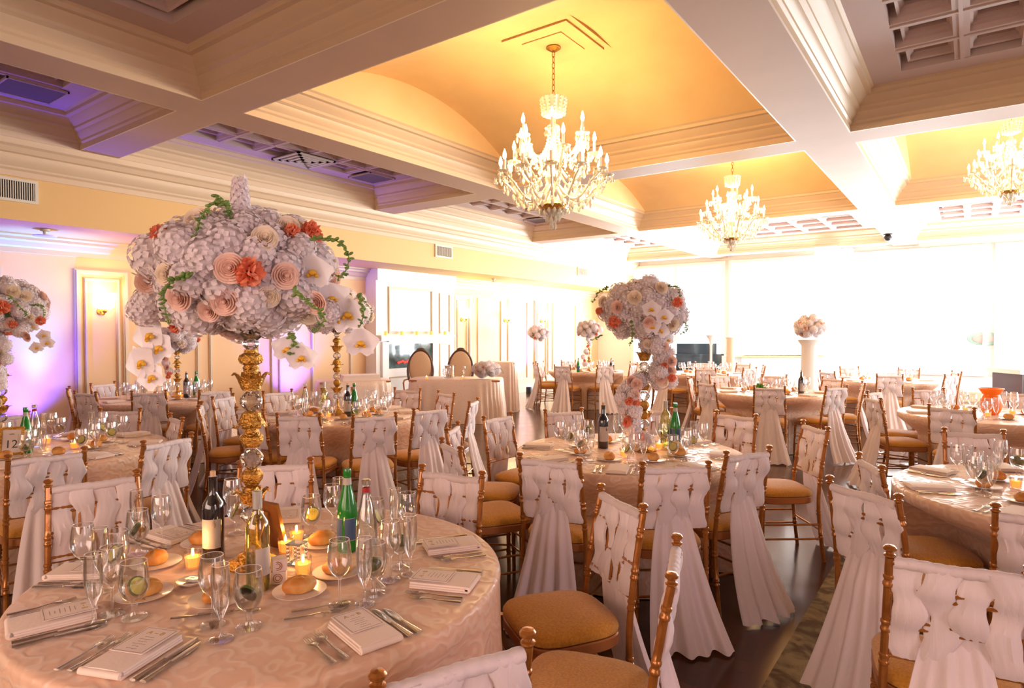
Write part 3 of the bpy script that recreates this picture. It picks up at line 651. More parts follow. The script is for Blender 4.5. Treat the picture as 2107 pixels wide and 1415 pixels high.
def sash_mesh(seed, tail=True):
    rnd = random.Random(seed); mb = MB()
    # fabric rolled over the top rail, scalloped by the pleats
    n = 46; P = []; R = []
    for k in range(n): u = k / (n - 1); P.append((-.160 + .320 * u, yback(.885) - .002, .884 + .002 * sin(9 * u + seed))); R.append(.0165 + .0022 * abs(sin(u * pi * 9 + seed)) + .0006 * rnd.random())
    mb.tube(P, R, 14, 1.0, True)
    # four flattened pleated strands woven in and out between the rails
    xs = (-.118, -.040, .040, .118)
    for i, x0 in enumerate(xs):
        na, nv = 26, 34; ph = rnd.uniform(0, 6); sgn = 1 if i % 2 else -1; 
        def fn(u, v, i=i, x0=x0, sgn=sgn, ph=ph):
            z = .893 - .315 * v; a = 2 * pi * u
            weave = sin(v * 3 * pi + (0 if i % 2 else pi))
            cx = x0 + .012 * sin(v * 3 * pi + i * 1.7) * (1 if i % 2 else -1) + (.010 if x0 > .1 else -.010 if x0 < -.1 else 0) * sin(pi * v); pin = .5 + .5 * cos(v * 6 * pi + (0 if i % 2 else pi * .9))
            wd = (.0500 - .0100 * (1 - pin) * min(1, v * 4)) * (1 + .06 * sin(ph + v * 5)); th = .0125 + .003 * sin(v * 9 + ph) + .002 * pin
            # pleat ridges run lengthwise
            cre = 1 + .22 * sin(7 * cos(a) * 1.6 + ph + 3.0 * v)
            return (cx + wd * cos(a), yback(z) - .004 - .008 * weave + th * sin(a) * cre, z)
        mb.grid(fn, na, nv, True)
    # cross strands that bulge over the sides
    if tail:
        k1 = rnd.uniform(0, 6); k2 = rnd.uniform(.8, 1.3); sw = rnd.uniform(-.05, .05)
        def ft(u, v):
            z = .66 - .645 * v; w_ = .075 + .105 * (v ** .7) + .035 * v * v; x = (u - .5) * 2 * w_ + sw * v * v
            pl = sin(u * pi * 9 + k1) * .5 + sin(u * pi * 5 * k2 + k1 * 2) * .5
            y = -.236 - .055 * v - .12 * v * v - .03 * min(1, v * 4) * (1 - (2 * u - 1) ** 2) + (.004 + .032 * v) * pl
            return (x, y, z + .006 * pl * v)
        mb.shell(ft, 56, 18, .006, (0, 1, 0))
    return mb.mesh('chair_sash', M['sash'], 60)
SASH = [sash_mesh(s_) for s_ in (3, 7, 12, 21)]
def new_chair(k=0):
    t = thing('gold_chair', 'chair', 'chair')
    link('seat_cushion', cush, t); link('seat_frame', seat_rail, t); link('back_rails', rails, t); link('stretcher', stret, t)
    for m_ in rp: link('rear_leg', m_, t)
    for m_ in fp_: link('front_leg', m_, t)
    link('chair_sash', SASH[k % 4], t); return t
protos = [new_chair(k) for k in range(4)]; used = [False] * 4; ci = 0
cam_xy = Vector((0, 0))
for k, lst in CH.items():
    row = []
    for (x, y, ang) in lst:
        a = radians(ang); fx, fy = -sin(a), cos(a); q = ci % 4; ci += 1
        loc = (x + fx * .272, y + fy * .272, 0.002 if (-.74 < x + fx * .2 < 1.6 and 1.9 < y < 6.0) else 0)
        if not used[q]: used[q] = True; o = protos[q]; o.location = loc; o.rotation_euler = (0, 0, a)
        else: o = dup(protos[q], loc, a)
        row.append(o)
    name_row(row, 'gold chair with woven white sash, # around ' + TN[k], 'chair', 'gold chairs at ' + TN[k])
# ---------------------------------------------------------------- sweetheart table and the tables by the wall
def skirted(name, label, cat, loc, rz, lx, ly, m, z=.76, rad=.12, waves=34):
    t = thing(name, label, cat, loc, rz); MB().box(-lx / 2 + .02, lx / 2 - .02, -ly / 2 + .02, ly / 2 - .02, z - .04, z - .012).build('tabletop', M['wood'], t)
    mb = MB(); n = 160; vs = []; fs = []
    def out(i, g, f):
        a = 2 * pi * i / n; c, s_ = cos(a), sin(a); e = .35; x = (abs(c) ** e) * (1 if c > 0 else -1) * lx / 2; y = (abs(s_) ** e) * (1 if s_ > 0 else -1) * ly / 2
        d = Vector((x, y)).normalized(); return (x + d.x * (g + f * sin(waves * a + sin(5 * a))), y + d.y * (g + f * sin(waves * a + sin(5 * a))))
    R = [(z, -.01, 0), (z - .01, .0, 0), (z - .10, .01, .006), (z - .3, .02, .012), (.25, .04, .02), (.004, .05, .024)]
    vs.append((0, 0, z))
    for zz, g, f in R: vs += [(*out(i, g, f), zz) for i in range(n)]
    for i in range(n): fs.append((0, 1 + i, 1 + (i + 1) % n))
    for k in range(len(R) - 1):
        for i in range(n): j = (i + 1) % n; b = 1 + k * n; fs.append((b + i, b + n + i, b + n + j, b + j))
    mb.add(vs, fs); o = mb.build('tablecloth', m, t, 70); return o
x, y = (-7.374, 8.486); (skirted('sweetheart_table', 'head table under a blush sequinned cloth before the fireplace', 'table', (x, y, 0), radians(33), 1.62, .75, M['sequin'])); SWX = (x, y)
x, y = (-7.543, 10.094); (skirted('side_table', 'narrow tall blush clothed table right of the head table', 'table', (x, y, 0), radians(33), .5, .5, M['sequin'], .98, .1, 16))
x, y = (-8.154, 6.807); (skirted('gift_table', 'blush clothed side table under blue violet light by the wall', 'table', (x, y, 0), radians(60), 1.15, .6, M['sequin'], .80, .1, 20)); GT = (x, y)
t = tag(MB().box(-.30, .30, -.2, .2, 0, .03).box(-.29, .28, -.19, .19, .03, .055).box(-.28, .29, -.19, .18, .055, .085).build('folded_cloths', M['nap']), 'flat stack of folded cloths on the blue lit side table', 'linens'); t.location = (GT[0] + .1, GT[1] + .05, .80); t.rotation_euler = (0, 0, radians(60))
def oval_chair(x, y, label):
    t = thing('oval_back_chair', label, 'chair', (x, y, 0), radians(36), 'oval backed armchairs at the head table')
    mb = MB(); P = [(.24 * sin(q) * (1 - .10 * cos(q)), .18 + .05 * cos(q), .86 + .36 * cos(q)) for q in [2 * pi * k / 40 for k in range(41)]]
    mb.tube(P, .026, 8); mb.sphere((0, .23, 1.23), .05, 10, 6, (1.6, .6, .8)); mb.build('back_frame', pbr('dark_walnut', (.09, .035, .02), .3, coat=.3), t)
    MB().sphere((0, .18, .86), .33, 24, 14, (.66, .10, 1.03)).build('back_pad', pbr('tan_upholstery', (.66, .46, .28), .8), t)
    MB().box(-.26, .26, -.28, .2, .40, .47).build('seat', pbr('tan_seat', (.66, .46, .28), .8), t)
    for sx in (-.22, .22):
        for sy in (-.24, .18): MB().tube([(sx, sy, 0), (sx, sy, .40)], [.016, .026], 8).build('leg', M['wood'], t)
        MB().tube([(sx * 1.1, .16, .66), (sx * 1.2, -.1, .66), (sx * 1.2, -.2, .62), (sx * 1.1, -.22, .45)], .016, 8).build('arm', M['wood'], t)
oval_chair(*(-8.519, 8.705), 'oval backed dark wood armchair, left of two at the head table')
oval_chair(*(-7.955, 9.239), 'oval backed dark wood armchair, right of two at the head table')

# ---------------------------------------------------------------- flowers
def petal(mb, Mx, L, W, cup=.3, curl=.2, nu=4, nv=4, tip=.6):
    vs = []; fs = []
    for j in range(nv + 1):
        v = j / nv; wd = W * sin(pi * (0.12 + .88 * v) ** tip * .93) if v < 1 else W * .25
        for i in range(nu + 1):
            u = i / nu * 2 - 1; x = u * wd; z = cup * (u * u) * wd + curl * L * v * v; vs.append(tuple(Mx @ Vector((x, L * v * (1 - .12 * u * u), z))))
    for j in range(nv):
        for i in range(nu): a = j * (nu + 1) + i; fs.append((a, a + 1, a + nu + 2, a + nu + 1))
    mb.add(vs, fs)
def look(d, roll=0):
    """Rotation taking +Z to direction d."""
    return Vector(d).to_track_quat('Z', 'Y').to_matrix().to_4x4() @ Matrix.Rotation(roll, 4, 'Z')
def fib(n):
    for i in range(n): z = 1 - 2 * (i + .5) / n; r = sqrt(1 - z * z); a = i * 2.39996; yield Vector((r * cos(a), r * sin(a), z))
def hydrangea(seed, r=.07, n=150, fl=.0105):
    rnd = random.Random(seed); mb = MB()
    for d in fib(n):
        d = (d + Vector((rnd.uniform(-.1, .1), rnd.uniform(-.1, .1), rnd.uniform(-.1, .1)))).normalized(); p = d * r * rnd.uniform(.9, 1.06)
        B = Matrix.Translation(p) @ look(d, rnd.uniform(0, 6.28)) @ Matrix.Rotation(rnd.uniform(-.35, .35), 4, 'X')
        for k in range(4): petal(mb, B @ Matrix.Rotation(k * pi / 2, 4, 'Z'), fl, fl * .66, .45, .30, 2, 2, .9)
    mb.sphere((0, 0, 0), r * .9, 12, 8); return mb
HYD = [hydrangea(s_).mesh('hydrangea_cluster', M['hyd'], None) for s_ in (1, 2, 3)] 
HYDF = [hydrangea(s_, n=110, fl=.0125).mesh('hydrangea_cluster', M['hyd'], None) for s_ in (4, 5)]
def rose(seed, r=.04):
    """Nested overlapping cup petals with rolled lips round a tight bud."""
    rnd = random.Random(seed); mb = MB(); mb.lathe([(0, .018), (.004, .020), (.007, .014), (.006, 0)], 8)
    for q, (rad, top, n, span) in enumerate(((.08, .64, 2, 3.8), (.17, .62, 2, 3.6), (.28, .60, 3, 2.6), (.42, .54, 3, 2.5), (.58, .46, 4, 2.1), (.74, .38, 5, 1.75), (.90, .24, 5, 1.6))):
        for i in range(n):
            a0 = 2 * pi * i / n + q * 1.1 + rnd.uniform(-.1, .1); R_ = r * rad; T_ = r * top; lip = .09 + .13 * q / 6
            vs = []; fs = []; nu, nv = 7, 6
            for j in range(nv + 1):
                v = j / nv
                for k in range(nu + 1):
                    u = k / nu * 2 - 1; a = a0 + u * span / 2; edge = 1 - .28 * abs(u) ** 3
                    rr = R_ * (.45 + .62 * sin(min(v * 1.15, 1) * pi / 2)) + (r * lip * max(0, v - .7) / .3) * edge + r * .03 * i / n
                    z = -r * .45 + (T_ + r * .45) * v * edge - (r * lip * .5 * max(0, v - .8) / .2)
                    vs.append((rr * cos(a), rr * sin(a), z))
            for j in range(nv):
                for k in range(nu): t = j * (nu + 1) + k; fs.append((t, t + 1, t + nu + 2, t + nu + 1))
            mb.add(vs, fs)
    mb.lathe([(0, -r * .5), (r * .5, -r * .45), (r * .7, -r * .1), (r * .3, 0), (0, 0)], 12); return mb
ROSEC = [rose(s_).mesh('rose', M['cream'], None) for s_ in (1, 2)]; ROSEB = [rose(s_).mesh('rose', M['blush'], None) for s_ in (3, 4)]
def orchid():
    mb = MB()
    for a, L, W, c in ((0, .042, .020, .15), (2.2, .040, .019, .15), (-2.2, .040, .019, .15)): petal(mb, Matrix.Translation((0, 0, -.003)) @ Matrix.Rotation(a, 4, 'Z'), L, W, c, .10, 4, 4, .62)
    for a in (1.32, -1.32): petal(mb, Matrix.Rotation(a, 4, 'Z'), .044, .034, .12, .12, 5, 5, .55)
    l = MB(); petal(l, Matrix.Rotation(pi, 4, 'Z') @ Matrix.Rotation(.7, 4, 'X'), .017, .008, .8, .5, 3, 3); l.sphere((0, 0, .006), .007, 8, 5, (1.3, 1, 1)); 
    for s_ in (-1, 1): l.sphere((s_ * .008, -.006, .008), .005, 6, 4)
    return mb.mesh('orchid', M['orch'], None), l.mesh('orchid_lip', M['yellow'], None)
ORC, LIP = orchid()
def carnation(seed, r=.035, n=58):
    rnd = random.Random(seed); mb = MB()
    for d in fib(n):
        B = Matrix.Translation(d * r * .45) @ look(d, rnd.uniform(0, 6)) @ Matrix.Rotation(rnd.uniform(.9, 1.5), 4, 'X'); petal(mb, B, r * .62, r * .36, rnd.uniform(-.9, .9), rnd.uniform(-.5, .5), 4, 3, .9)
    return mb
CAR = [carnation(s_).mesh('coral_carnation', M['coral'], None) for s_ in (1, 2)]
def sprig(seed, pts, r=.0022):
    rnd = random.Random(seed); P = catm(pts, 5); mb = MB().tube(P, r, 6); n = len(P)
    for i, p in enumerate(P):
        for q in range(2):
            d = Vector((rnd.uniform(-1, 1), rnd.uniform(-1, 1), rnd.uniform(-.6, .6))).normalized(); sz = .0068 * (1.15 - .6 * i / n)
            mb.sphere(p + d * .009, sz, 7, 5, (1, .75, 1.5), look(d))
    return mb
def spike(seed, H=.17, r=.04):
    rnd = random.Random(seed); mb = MB()
    for i in range(90):
        z = H * i / 90; a = i * 2.4; rr = r * (1 - .45 * (i / 90) ** 2); d = Vector((cos(a), sin(a), .25)).normalized()
        B = Matrix.Translation((rr * .8 * cos(a), rr * .8 * sin(a), z)) @ look(d, rnd.uniform(0, 6))
        for k in range(4): petal(mb, B @ Matrix.Rotation(k * pi / 2, 4, 'Z'), .014, .009, .4, .3, 2, 2, .8)
    mb.lathe([(r * .7, 0), (r * .6, H * .6), (.01, H)], 10); return mb
SPK = spike(1).mesh('stock_spike', M['hyd'], None)
def leafm():
    mb = MB(); petal(mb, Matrix.Identity(4), .07, .018, .3, -.2, 4, 6, .8); return mb.mesh('leaf', M['leaf'], None)
LEAF = leafm()
def surf(x, z, rx, rz):
    q = 1 - (x / rx) ** 2 - (z / rz) ** 2; return -rx * sqrt(q) if q > 0 else -.02
def arrangement(label, base, zc, rx, rz, seed, nh, feats, casc=(), greens=(), spk=None, group='tall flower centrepieces', det=True, back=True, name='flower_arrangement', lean=0.0):
    """Local frame: x to the right as seen from the aisle, y away, z up."""
    rnd = random.Random(seed); t = thing(name, label, 'flowers', (base[0], base[1], zc), radians(36), group)
    MB().sphere((0, 0, 0), 1, 20, 12, (rx * .80, rx * .80, rz * .72)).build('foliage_core', M['core'], t)
    pts = []
    for d in fib(nh):
        p = Vector((d.x * rx * .90, d.y * rx * .90, d.z * rz * .88)); p *= rnd.uniform(.90, 1.06)
        if p.z < -rz * .6 and abs(p.x) < .06 and abs(p.y) < .06: continue
        if any((p - Vector(f[1])).length < .062 * f[2] and p.y < .05 for f in feats if f[0] in 'RBC'): p *= .9
        link('hydrangea_cluster', (HYD if rnd.random() < .7 else HYDF)[rnd.randrange(2)], t, p, (rnd.uniform(0, 6), rnd.uniform(0, 6), 0), rnd.uniform(.72, 1.12))
    # a loose scatter of roses, orchids and coral blooms on every side
    for i in range(int(nh * .45)):
        d = Vector((rnd.gauss(0, 1), abs(rnd.gauss(0, 1)) if feats else rnd.gauss(0, 1), rnd.gauss(0, .8))).normalized(); p = Vector((d.x * rx, d.y * rx, d.z * rz)) * 1.06; k = rnd.random()
        place_bloom(t, 'B' if k < .35 else 'R' if k < .6 else 'C' if k < .78 else 'O', p, d, rnd.uniform(.8, 1.1), rnd)
    for f in feats:
        k, p, s_ = f[0], Vector(f[1]), f[2]; d = Vector((p.x / rx * .6, -1 + abs(p.x) / rx * .4, p.z / rz * .45)).normalized()
        if k == 'O': d = Vector((p.x / rx * .25, -1, -.15)).normalized()
        place_bloom(t, k, p, d, s_, rnd)
    for path, n_, w_ in casc:
        P = catm([Vector(q) for q in path], 10)
        for i in range(n_):
            u = i / max(1, n_ - 1); p = P[int(u * (len(P) - 1))] + Vector((rnd.uniform(-1, 1), rnd.uniform(-1, 1), rnd.uniform(-.5, .5))) * w_
            k = rnd.random()
            if k < .58: link('hydrangea_cluster', HYD[rnd.randrange(3)], t, p, (rnd.uniform(0, 6), rnd.uniform(0, 6), 0), rnd.uniform(.6, .85))
            else: place_bloom(t, 'R' if k < .7 else 'B' if k < .85 else 'C', p + Vector((0, -.045, 0)), Vector((rnd.uniform(-.5, .5), -1, rnd.uniform(-.3, .4))).normalized(), .85, rnd)
    for i, pts_ in enumerate(greens): sprig(seed * 10 + i, [Vector(q) for q in pts_]).build('green_sprig', M['stem'], t, None)
    for i in range(10 if det else 4):
        d = Vector((rnd.gauss(0, 1), rnd.gauss(0, 1), rnd.gauss(0, .7))).normalized(); link('leaf', LEAF, t, Vector((d.x * rx, d.y * rx, d.z * rz)) * .95, tuple(look(d).to_euler()))
    if spk: link('stock_spike', SPK, t, spk[0], (spk[1], 0, 0), spk[2])
    return t
def place_bloom(t, k, p, d, s_, rnd):
    e = tuple(look(d, rnd.uniform(-.4, .4)).to_euler())
    if k == 'R': link('cream_rose', ROSEC[rnd.randrange(2)], t, p, e, s_)
    elif k == 'B': link('blush_rose', ROSEB[rnd.randrange(2)], t, p, e, s_)
    elif k == 'C': link('coral_carnation', CAR[rnd.randrange(2)], t, p, e, s_)
    elif k == 'O':
        q = Vector(d).to_track_quat('Z', 'Y').to_matrix().to_4x4()
        up = Vector((0, 0, 1)); zz = Vector(d); yy = (up - zz * up.dot(zz)).normalized(); xx = yy.cross(zz); R = Matrix((xx, yy, zz)).transposed().to_4x4() @ Matrix.Rotation(rnd.uniform(-.5, .5), 4, 'Z')
        o = link('orchid', ORC, t, p, tuple(R.to_euler()), s_); link('orchid_lip', LIP, o)
# gold and crystal stand
def acanthus(mb, z0, z1, r0, r1, n=8, flip=1):
    for k in range(n):
        B = Matrix.Rotation(2 * pi * k / n, 4, 'Z'); vs = []; fs = []; m = 8
        for j in range(m + 1):
            v = j / m; rr = r0 + (r1 - r0) * v ** 2.4 + .004 * sin(v * pi); z = z0 + (z1 - z0) * min(v * 1.12, 1.0) - (z1 - z0) * max(0, v - .86) * 1.2
            wv = .017 * sin(pi * (.18 + .80 * v)) ** .7 + .002
            for u in (-1, -.5, 0, .5, 1): vs.append(tuple(B @ Vector((rr + .003 * (1 - abs(u)), u * wv, z))))
            for u in (-1, -.5, 0, .5, 1): vs.append(tuple(B @ Vector((rr - .003, u * wv * .9, z))))
        for j in range(m):
            for i in range(4): a = j * 10 + i; fs.append((a, a + 1, a + 11, a + 10)); a += 5; fs.append((a + 1, a, a + 10, a + 11))
            a = j * 10; fs.append((a, a + 10, a + 15, a + 5)); fs.append((a + 4, a + 9, a + 19, a + 14))
        mb.add(vs, fs)
STG = []
def sec(mb, leaf=None):
    if leaf: acanthus(mb, *leaf)
    STG.append(mb.mesh('gilded_section', M['goldm'], 40))
sec(MB().lathe([(0, 0), (.085, 0), (.088, .008), (.080, .018), (.055, .028), (.045, .045), (.028, .055), (.026, .075), (.018, .085), (.016, .148)], 28))
sec(MB().lathe([(0, .215), (.024, .218), (.026, .228), (.034, .245), (.030, .262), (.024, .270), (.018, .279), (.024, .288), (.028, .296), (.037, .310), (.038, .328), (.028, .340), (.022, .347), (0, .347)], 26, ripple=lambda a, k, z: .05 * cos(10 * a) if .30 < z < .335 else 0), (.222, .272, .028, .066))
sec(MB().lathe([(0, .417), (.026, .422), (.030, .432), (.040, .447), (.040, .462), (.028, .472), (.024, .484), (.024, .495), (.030, .50), (.026, .535), (.030, .545), (.022, .552), (0, .552)], 26, ripple=lambda a, k, z: .05 * cos(10 * a) if .43 < z < .47 else 0), (.545, .492, .028, .066))
sec(MB().lathe([(0, .622), (.030, .626), (.034, .640), (.026, .66), (.024, .690), (.028, .705), (.023, .715), (.036, .722), (.041, .735), (.036, .750), (.024, .758), (.022, .77), (0, .77)], 26, ripple=lambda a, k, z: .05 * cos(12 * a) if .72 < z < .752 else 0), (.630, .690, .030, .068))
def facet(r, z0, z1, n=12):
    mb = MB(); m = 7; prof = [(max(.014, r * sin(pi * (.12 + .76 * k / m))), z0 + (z1 - z0) * k / m) for k in range(m + 1)]; return mb.lathe([(0, z0)] + prof + [(0, z1)], n, ripple=lambda a, k, z: .0).mesh('crystal_ball', M['crystal'], 5)
BALLS = [facet(.039, .148, .215), facet(.041, .347, .417), facet(.039, .552, .622), facet(.030, .77, .81)]
BOWL = MB().lathe([(.020, .80), (.05, .825), (.085, .86), (.088, .862), (.05, .83), (.0, .812)], 18).mesh('glass_bowl', M['crystal'])
def stand(label, xy, z=TZ + .003, sc=1.0):
    t = thing('centrepiece_stand', label, 'flower stand', (xy[0], xy[1], z), radians(36), 'gilded centrepiece stands'); t.scale = (sc, sc, sc); [link('gilded_section', g_, t) for g_ in STG]
    for b_ in BALLS: link('crystal_ball', b_, t)
    link('glass_bowl', BOWL, t); return t
X1 = (-2.07, 1.27)
stand('tall gold and crystal stand on the nearest table', X1)
f1 = [('R', (0.167, -0.228, 0.092), 0.89), ('B', (0.09, -0.305, -0.01), 1.02), ('B', (0.225, -0.211, -0.025), 0.94), ('B', (0.056, -0.268, -0.109), 0.98), ('B', (-0.084, -0.271, -0.097), 0.94), ('R', (0.239, -0.029, -0.135), 0.98), ('R', (0.192, -0.089, 0.152), 0.85), ('R', (-0.053, -0.216, 0.152), 0.94), ('R', (-0.112, -0.294, -0.027), 0.77), ('R', (0.176, -0.222, -0.091), 0.77), ('B', (-0.006, -0.243, -0.138), 0.77), ('C', (0.143, -0.292, -0.021), 1.35), ('C', (0.253, -0.041, 0.145), 1.05), ('C', (-0.163, -0.229, 0.105), 0.9), ('C', (-0.218, -0.041, -0.186), 0.7), ('C', (0.216, -0.122, 0.129), 0.8), ('O', (0.284, -0.12, -0.006), 1.6), ('O', (0.324, -0.041, -0.089), 1.6), ('O', (0.379, -0.041, -0.145), 1.66), ('O', (0.424, -0.041, -0.243), 1.47), ('O', (0.219, -0.041, -0.294), 1.34), ('O', (0.171, -0.041, -0.265), 1.34), ('O', (-0.29, -0.041, -0.132), 1.54), ('O', (-0.304, -0.041, -0.217), 1.6), ('O', (-0.273, -0.041, -0.26), 1.54), ('O', (-0.333, -0.041, -0.311), 1.6), ('O', (-0.299, -0.041, -0.362), 1.41), ('O', (0.342, -0.041, -0.157), 1.41)]
g1 = [[(0.077, -0.28, 0.184), (0.032, -0.28, 0.192), (-0.01, -0.28, 0.147), (-0.028, -0.28, 0.086)], [(0.006, -0.2, 0.232), (0.029, -0.2, 0.2), (0.048, -0.2, 0.161)], [(0.332, -0.24, 0.089), (0.393, -0.24, 0.085), (0.435, -0.24, 0.038), (0.424, -0.24, -0.015), (0.401, -0.24, -0.034)],
      [(-0.017, -0.34, -0.039), (-0.069, -0.34, -0.054), (-0.095, -0.34, -0.105), (-0.08, -0.34, -0.174)], [(0.297, -0.34, -0.083), (0.355, -0.34, -0.127), (0.387, -0.34, -0.163), (0.355, -0.34, -0.207)], [(0.429, -0.1, -0.085), (0.449, -0.1, -0.134), (0.437, -0.1, -0.184)], [(0.181, -0.05, -0.217), (0.198, -0.05, -0.254), (0.181, -0.05, -0.284)]]
xs_ = arrangement('large white, cream and coral flower ball with hanging orchids, nearest', (X1[0] - .012, X1[1] - .02), 1.80, .295, .205, 3, 84, f1,
    [([(-.24, -.10, -.05), (-.29, -.10, -.12)], 3, .03), ([(.26, -.1, -.10), (.32, -.1, -.14)], 3, .03)], g1, ((.02, -.06, .16), .05, .95))
X2 = (-1.840, 4.102)
stand('gold and crystal stand wrapped in flowers on the middle table', X2)
f2 = [('R', (-0.122, -0.273, 0.071), 1.02), ('B', (-0.229, -0.209, 0.01), 0.94), ('R', (-0.294, -0.029, 0.057), 0.85), ('B', (-0.03, -0.287, -0.091), 0.85), ('C', (-0.234, -0.168, -0.086), 1.3), ('C', (0.156, -0.28, 0.04), 1.0), ('C', (-0.321, -0.041, -0.01), 0.8), ('O', (-0.027, -0.331, -0.007), 1.5), ('O', (0.059, -0.314, -0.057), 1.5), ('O', (-0.009, -0.276, -0.12), 1.4), ('O', (0.058, -0.238, -0.145), 1.4), ('O', (0.063, -0.041, -0.206), 1.4), ('O', (0.151, -0.041, -0.212), 1.2), ('R', (0.062, -0.235, 0.138), 0.94), ('R', (0.143, -0.232, -0.106), 0.94)]
g2 = [[(-0.272, -0.1, 0.146), (-0.332, -0.1, 0.113), (-0.378, -0.1, 0.047)], [(0.084, -0.2, 0.146), (0.181, -0.2, 0.139), (0.191, -0.2, 0.065)], [(0.162, -0.15, -0.063), (0.237, -0.15, -0.086), (0.25, -0.15, -0.145), (0.211, -0.15, -0.165)], [(-0.147, -0.28, -0.082), (-0.134, -0.28, -0.177), (-0.153, -0.28, -0.234)], [(-0.322, -0.1, -0.178), (-0.378, -0.1, -0.211)]]
arrangement('flower ball with orchids and a spiral of blooms down its stand', X2, 1.745, .265, .20, 5, 58, f2,
    [([(.02, -.05, -.16), (.07, -.07, -.28), (.12, -.08, -.40), (.17, -.06, -.50)], 40, .065), ([(-.08, -.05, -.50), (-.13, -.08, -.60), (-.12, -.09, -.74), (-.05, -.10, -.88)], 32, .05)], g2)
X4 = (-5.116, 4.070)
stand('gold and crystal stand on the centre back table', X4)
arrangement('flower ball partly hidden behind the nearest orchids', X4, 1.80, .34, .22, 7, 44, [], [], [[(0.323, -0.2, 0.082), (0.393, -0.2, -0.012), (0.36, -0.2, -0.13)]], det=False)
X12 = (-5.906, 1.580)
stand('gold and crystal stand hidden in flowers, left edge', X12)
arrangement('flower ball with cascading blooms cut off by the left edge', X12, 1.79, .28, .19, 9, 44, [('R', (0.21, -0.136, 0.094), 1.02), ('R', (0.251, -0.072, 0.064), 0.94), ('C', (0.199, -0.222, -0.022), 1.5), ('C', (0.089, -0.041, -0.19), 1.1), ('C', (0.337, -0.041, -0.117), 1.0), ('O', (0.362, -0.041, -0.226), 1.2), ('O', (0.388, -0.041, -0.281), 1.2), ('O', (0.308, -0.041, -0.317), 1.2), ('O', (0.279, -0.041, -0.161), 1.2), ('R', (0.241, -0.037, -0.099), 0.94)],
    [([(.20, -.08, -.14), (.27, -.08, -.22)], 5, .03), ([(.03, -.1, -.2), (.07, -.1, -.35), (.06, -.08, -.5), (.04, -.08, -.7)], 26, .05)], [[(0.232, -0.2, 0.062), (0.337, -0.2, -0.05), (0.354, -0.2, -0.085)], [(0.331, -0.1, -0.004), (0.395, -0.1, -0.011), (0.403, -0.1, -0.083)]], det=False)
X3 = (-8.135, 3.978)
stand('gold and crystal stand on the left wall table', X3, sc=.85)
arrangement('pale flower spray seen below the nearest hanging orchids', X3, 1.50, .22, .15, 11, 26, [], [([(-.05, -.06, -.12), (-.1, -.06, -.3), (-.06, -.05, -.5)], 10, .04)], det=False)
X8 = (-6.359, 11.449)
stand('slim gold stand on the far left aisle table', X8, sc=.85)
arrangement('small pale flower ball with a trailing spiral, far left aisle', X8, 1.62, .24, .17, 13, 26, [], [([(0, -.06, -.15), (-.04, -.06, -.4), (-.12, -.06, -.7)], 10, .04)], det=False)
X0 = (-8.253, 12.421); t = thing('glass_vase', 'thin clear glass stem vase against the white wall', 'vase', (X0[0], X0[1], .0)); MB().lathe([(0, 0), (.12, 0), (.12, .02), (.02, .04), (.016, 1.3), (.06, 1.42), (.05, 1.42), (.012, 1.3)], 16).build('stem', M['glass'], t)
arrangement('small grey green flower ball by the white far wall', X0, 1.55, .24, .16, 15, 22, [], [], det=False)
X6 = (-2.066, 10.859)
t = thing('column_vase', 'tall white fluted column holding a beige flower ball', 'vase', (X6[0], X6[1], 0)); MB().lathe([(0, 0), (.20, 0), (.20, .05), (.14, .10), (.12, .14), (.12, 1.36), (.16, 1.42), (.18, 1.46), (0, 1.46)], 32, ripple=lambda a, k, z: .03 * cos(14 * a) if .13 < z < 1.37 else 0).build('column', M['wallw'], t)
arrangement('beige flower ball standing on a white column, far right centre', X6, 1.66, .20, .17, 17, 24, [], [], det=False)
xy = (-6.770, 8.554); x2 = arrangement('low white and green flowers lying on the head table corner', (xy[0], xy[1]), .93, .22, .09, 19, 22, [], [], [[(.1, -.2, .0), (.25, -.22, .03), (.30, -.2, -.05)], [(0, -.2, .0), (.12, -.27, -.04)]], det=True)

# ---------------------------------------------------------------- tableware
TT = TZ + .0035
PLACED = {}
FIX = [((-2.07, 1.27), .092), ((-1.83, 4.107), .092)]
def book(objs, xy, r, movable=True): PLACED.setdefault('all', []).append([objs, xy[0], xy[1], r, movable])
def settle():
    """Ease the things on each table apart until none stands in another."""
    L = PLACED.get('all', [])
    for k, (cx, cy) in TC.items():
        g = [p for p in L if (p[1] - cx) ** 2 + (p[2] - cy) ** 2 < .85 ** 2]
        for it in range(80):
            for i in range(len(g)):
                for j in range(i + 1, len(g)):
                    A, B = g[i], g[j]; dx, dy = A[1] - B[1], A[2] - B[2]; d = sqrt(dx * dx + dy * dy) + 1e-6; o = A[3] + B[3] + .003 - d
                    if o > 0 and (A[4] or B[4]):
                        wa = .5 if A[4] and B[4] else (1.0 if A[4] else 0.0); o *= .6
                        A[1] += dx / d * o * wa; A[2] += dy / d * o * wa; B[1] -= dx / d * o * (1 - wa); B[2] -= dy / d * o * (1 - wa)
            for A in g:
                d = sqrt((A[1] - cx) ** 2 + (A[2] - cy) ** 2)
                if A[4] and d > .72: A[1] = cx + (A[1] - cx) * .72 / d; A[2] = cy + (A[2] - cy) * .72 / d
        for A in g:
            if A[4]:
                for o in A[0]: o.location.x = A[1]; o.location.y = A[2]

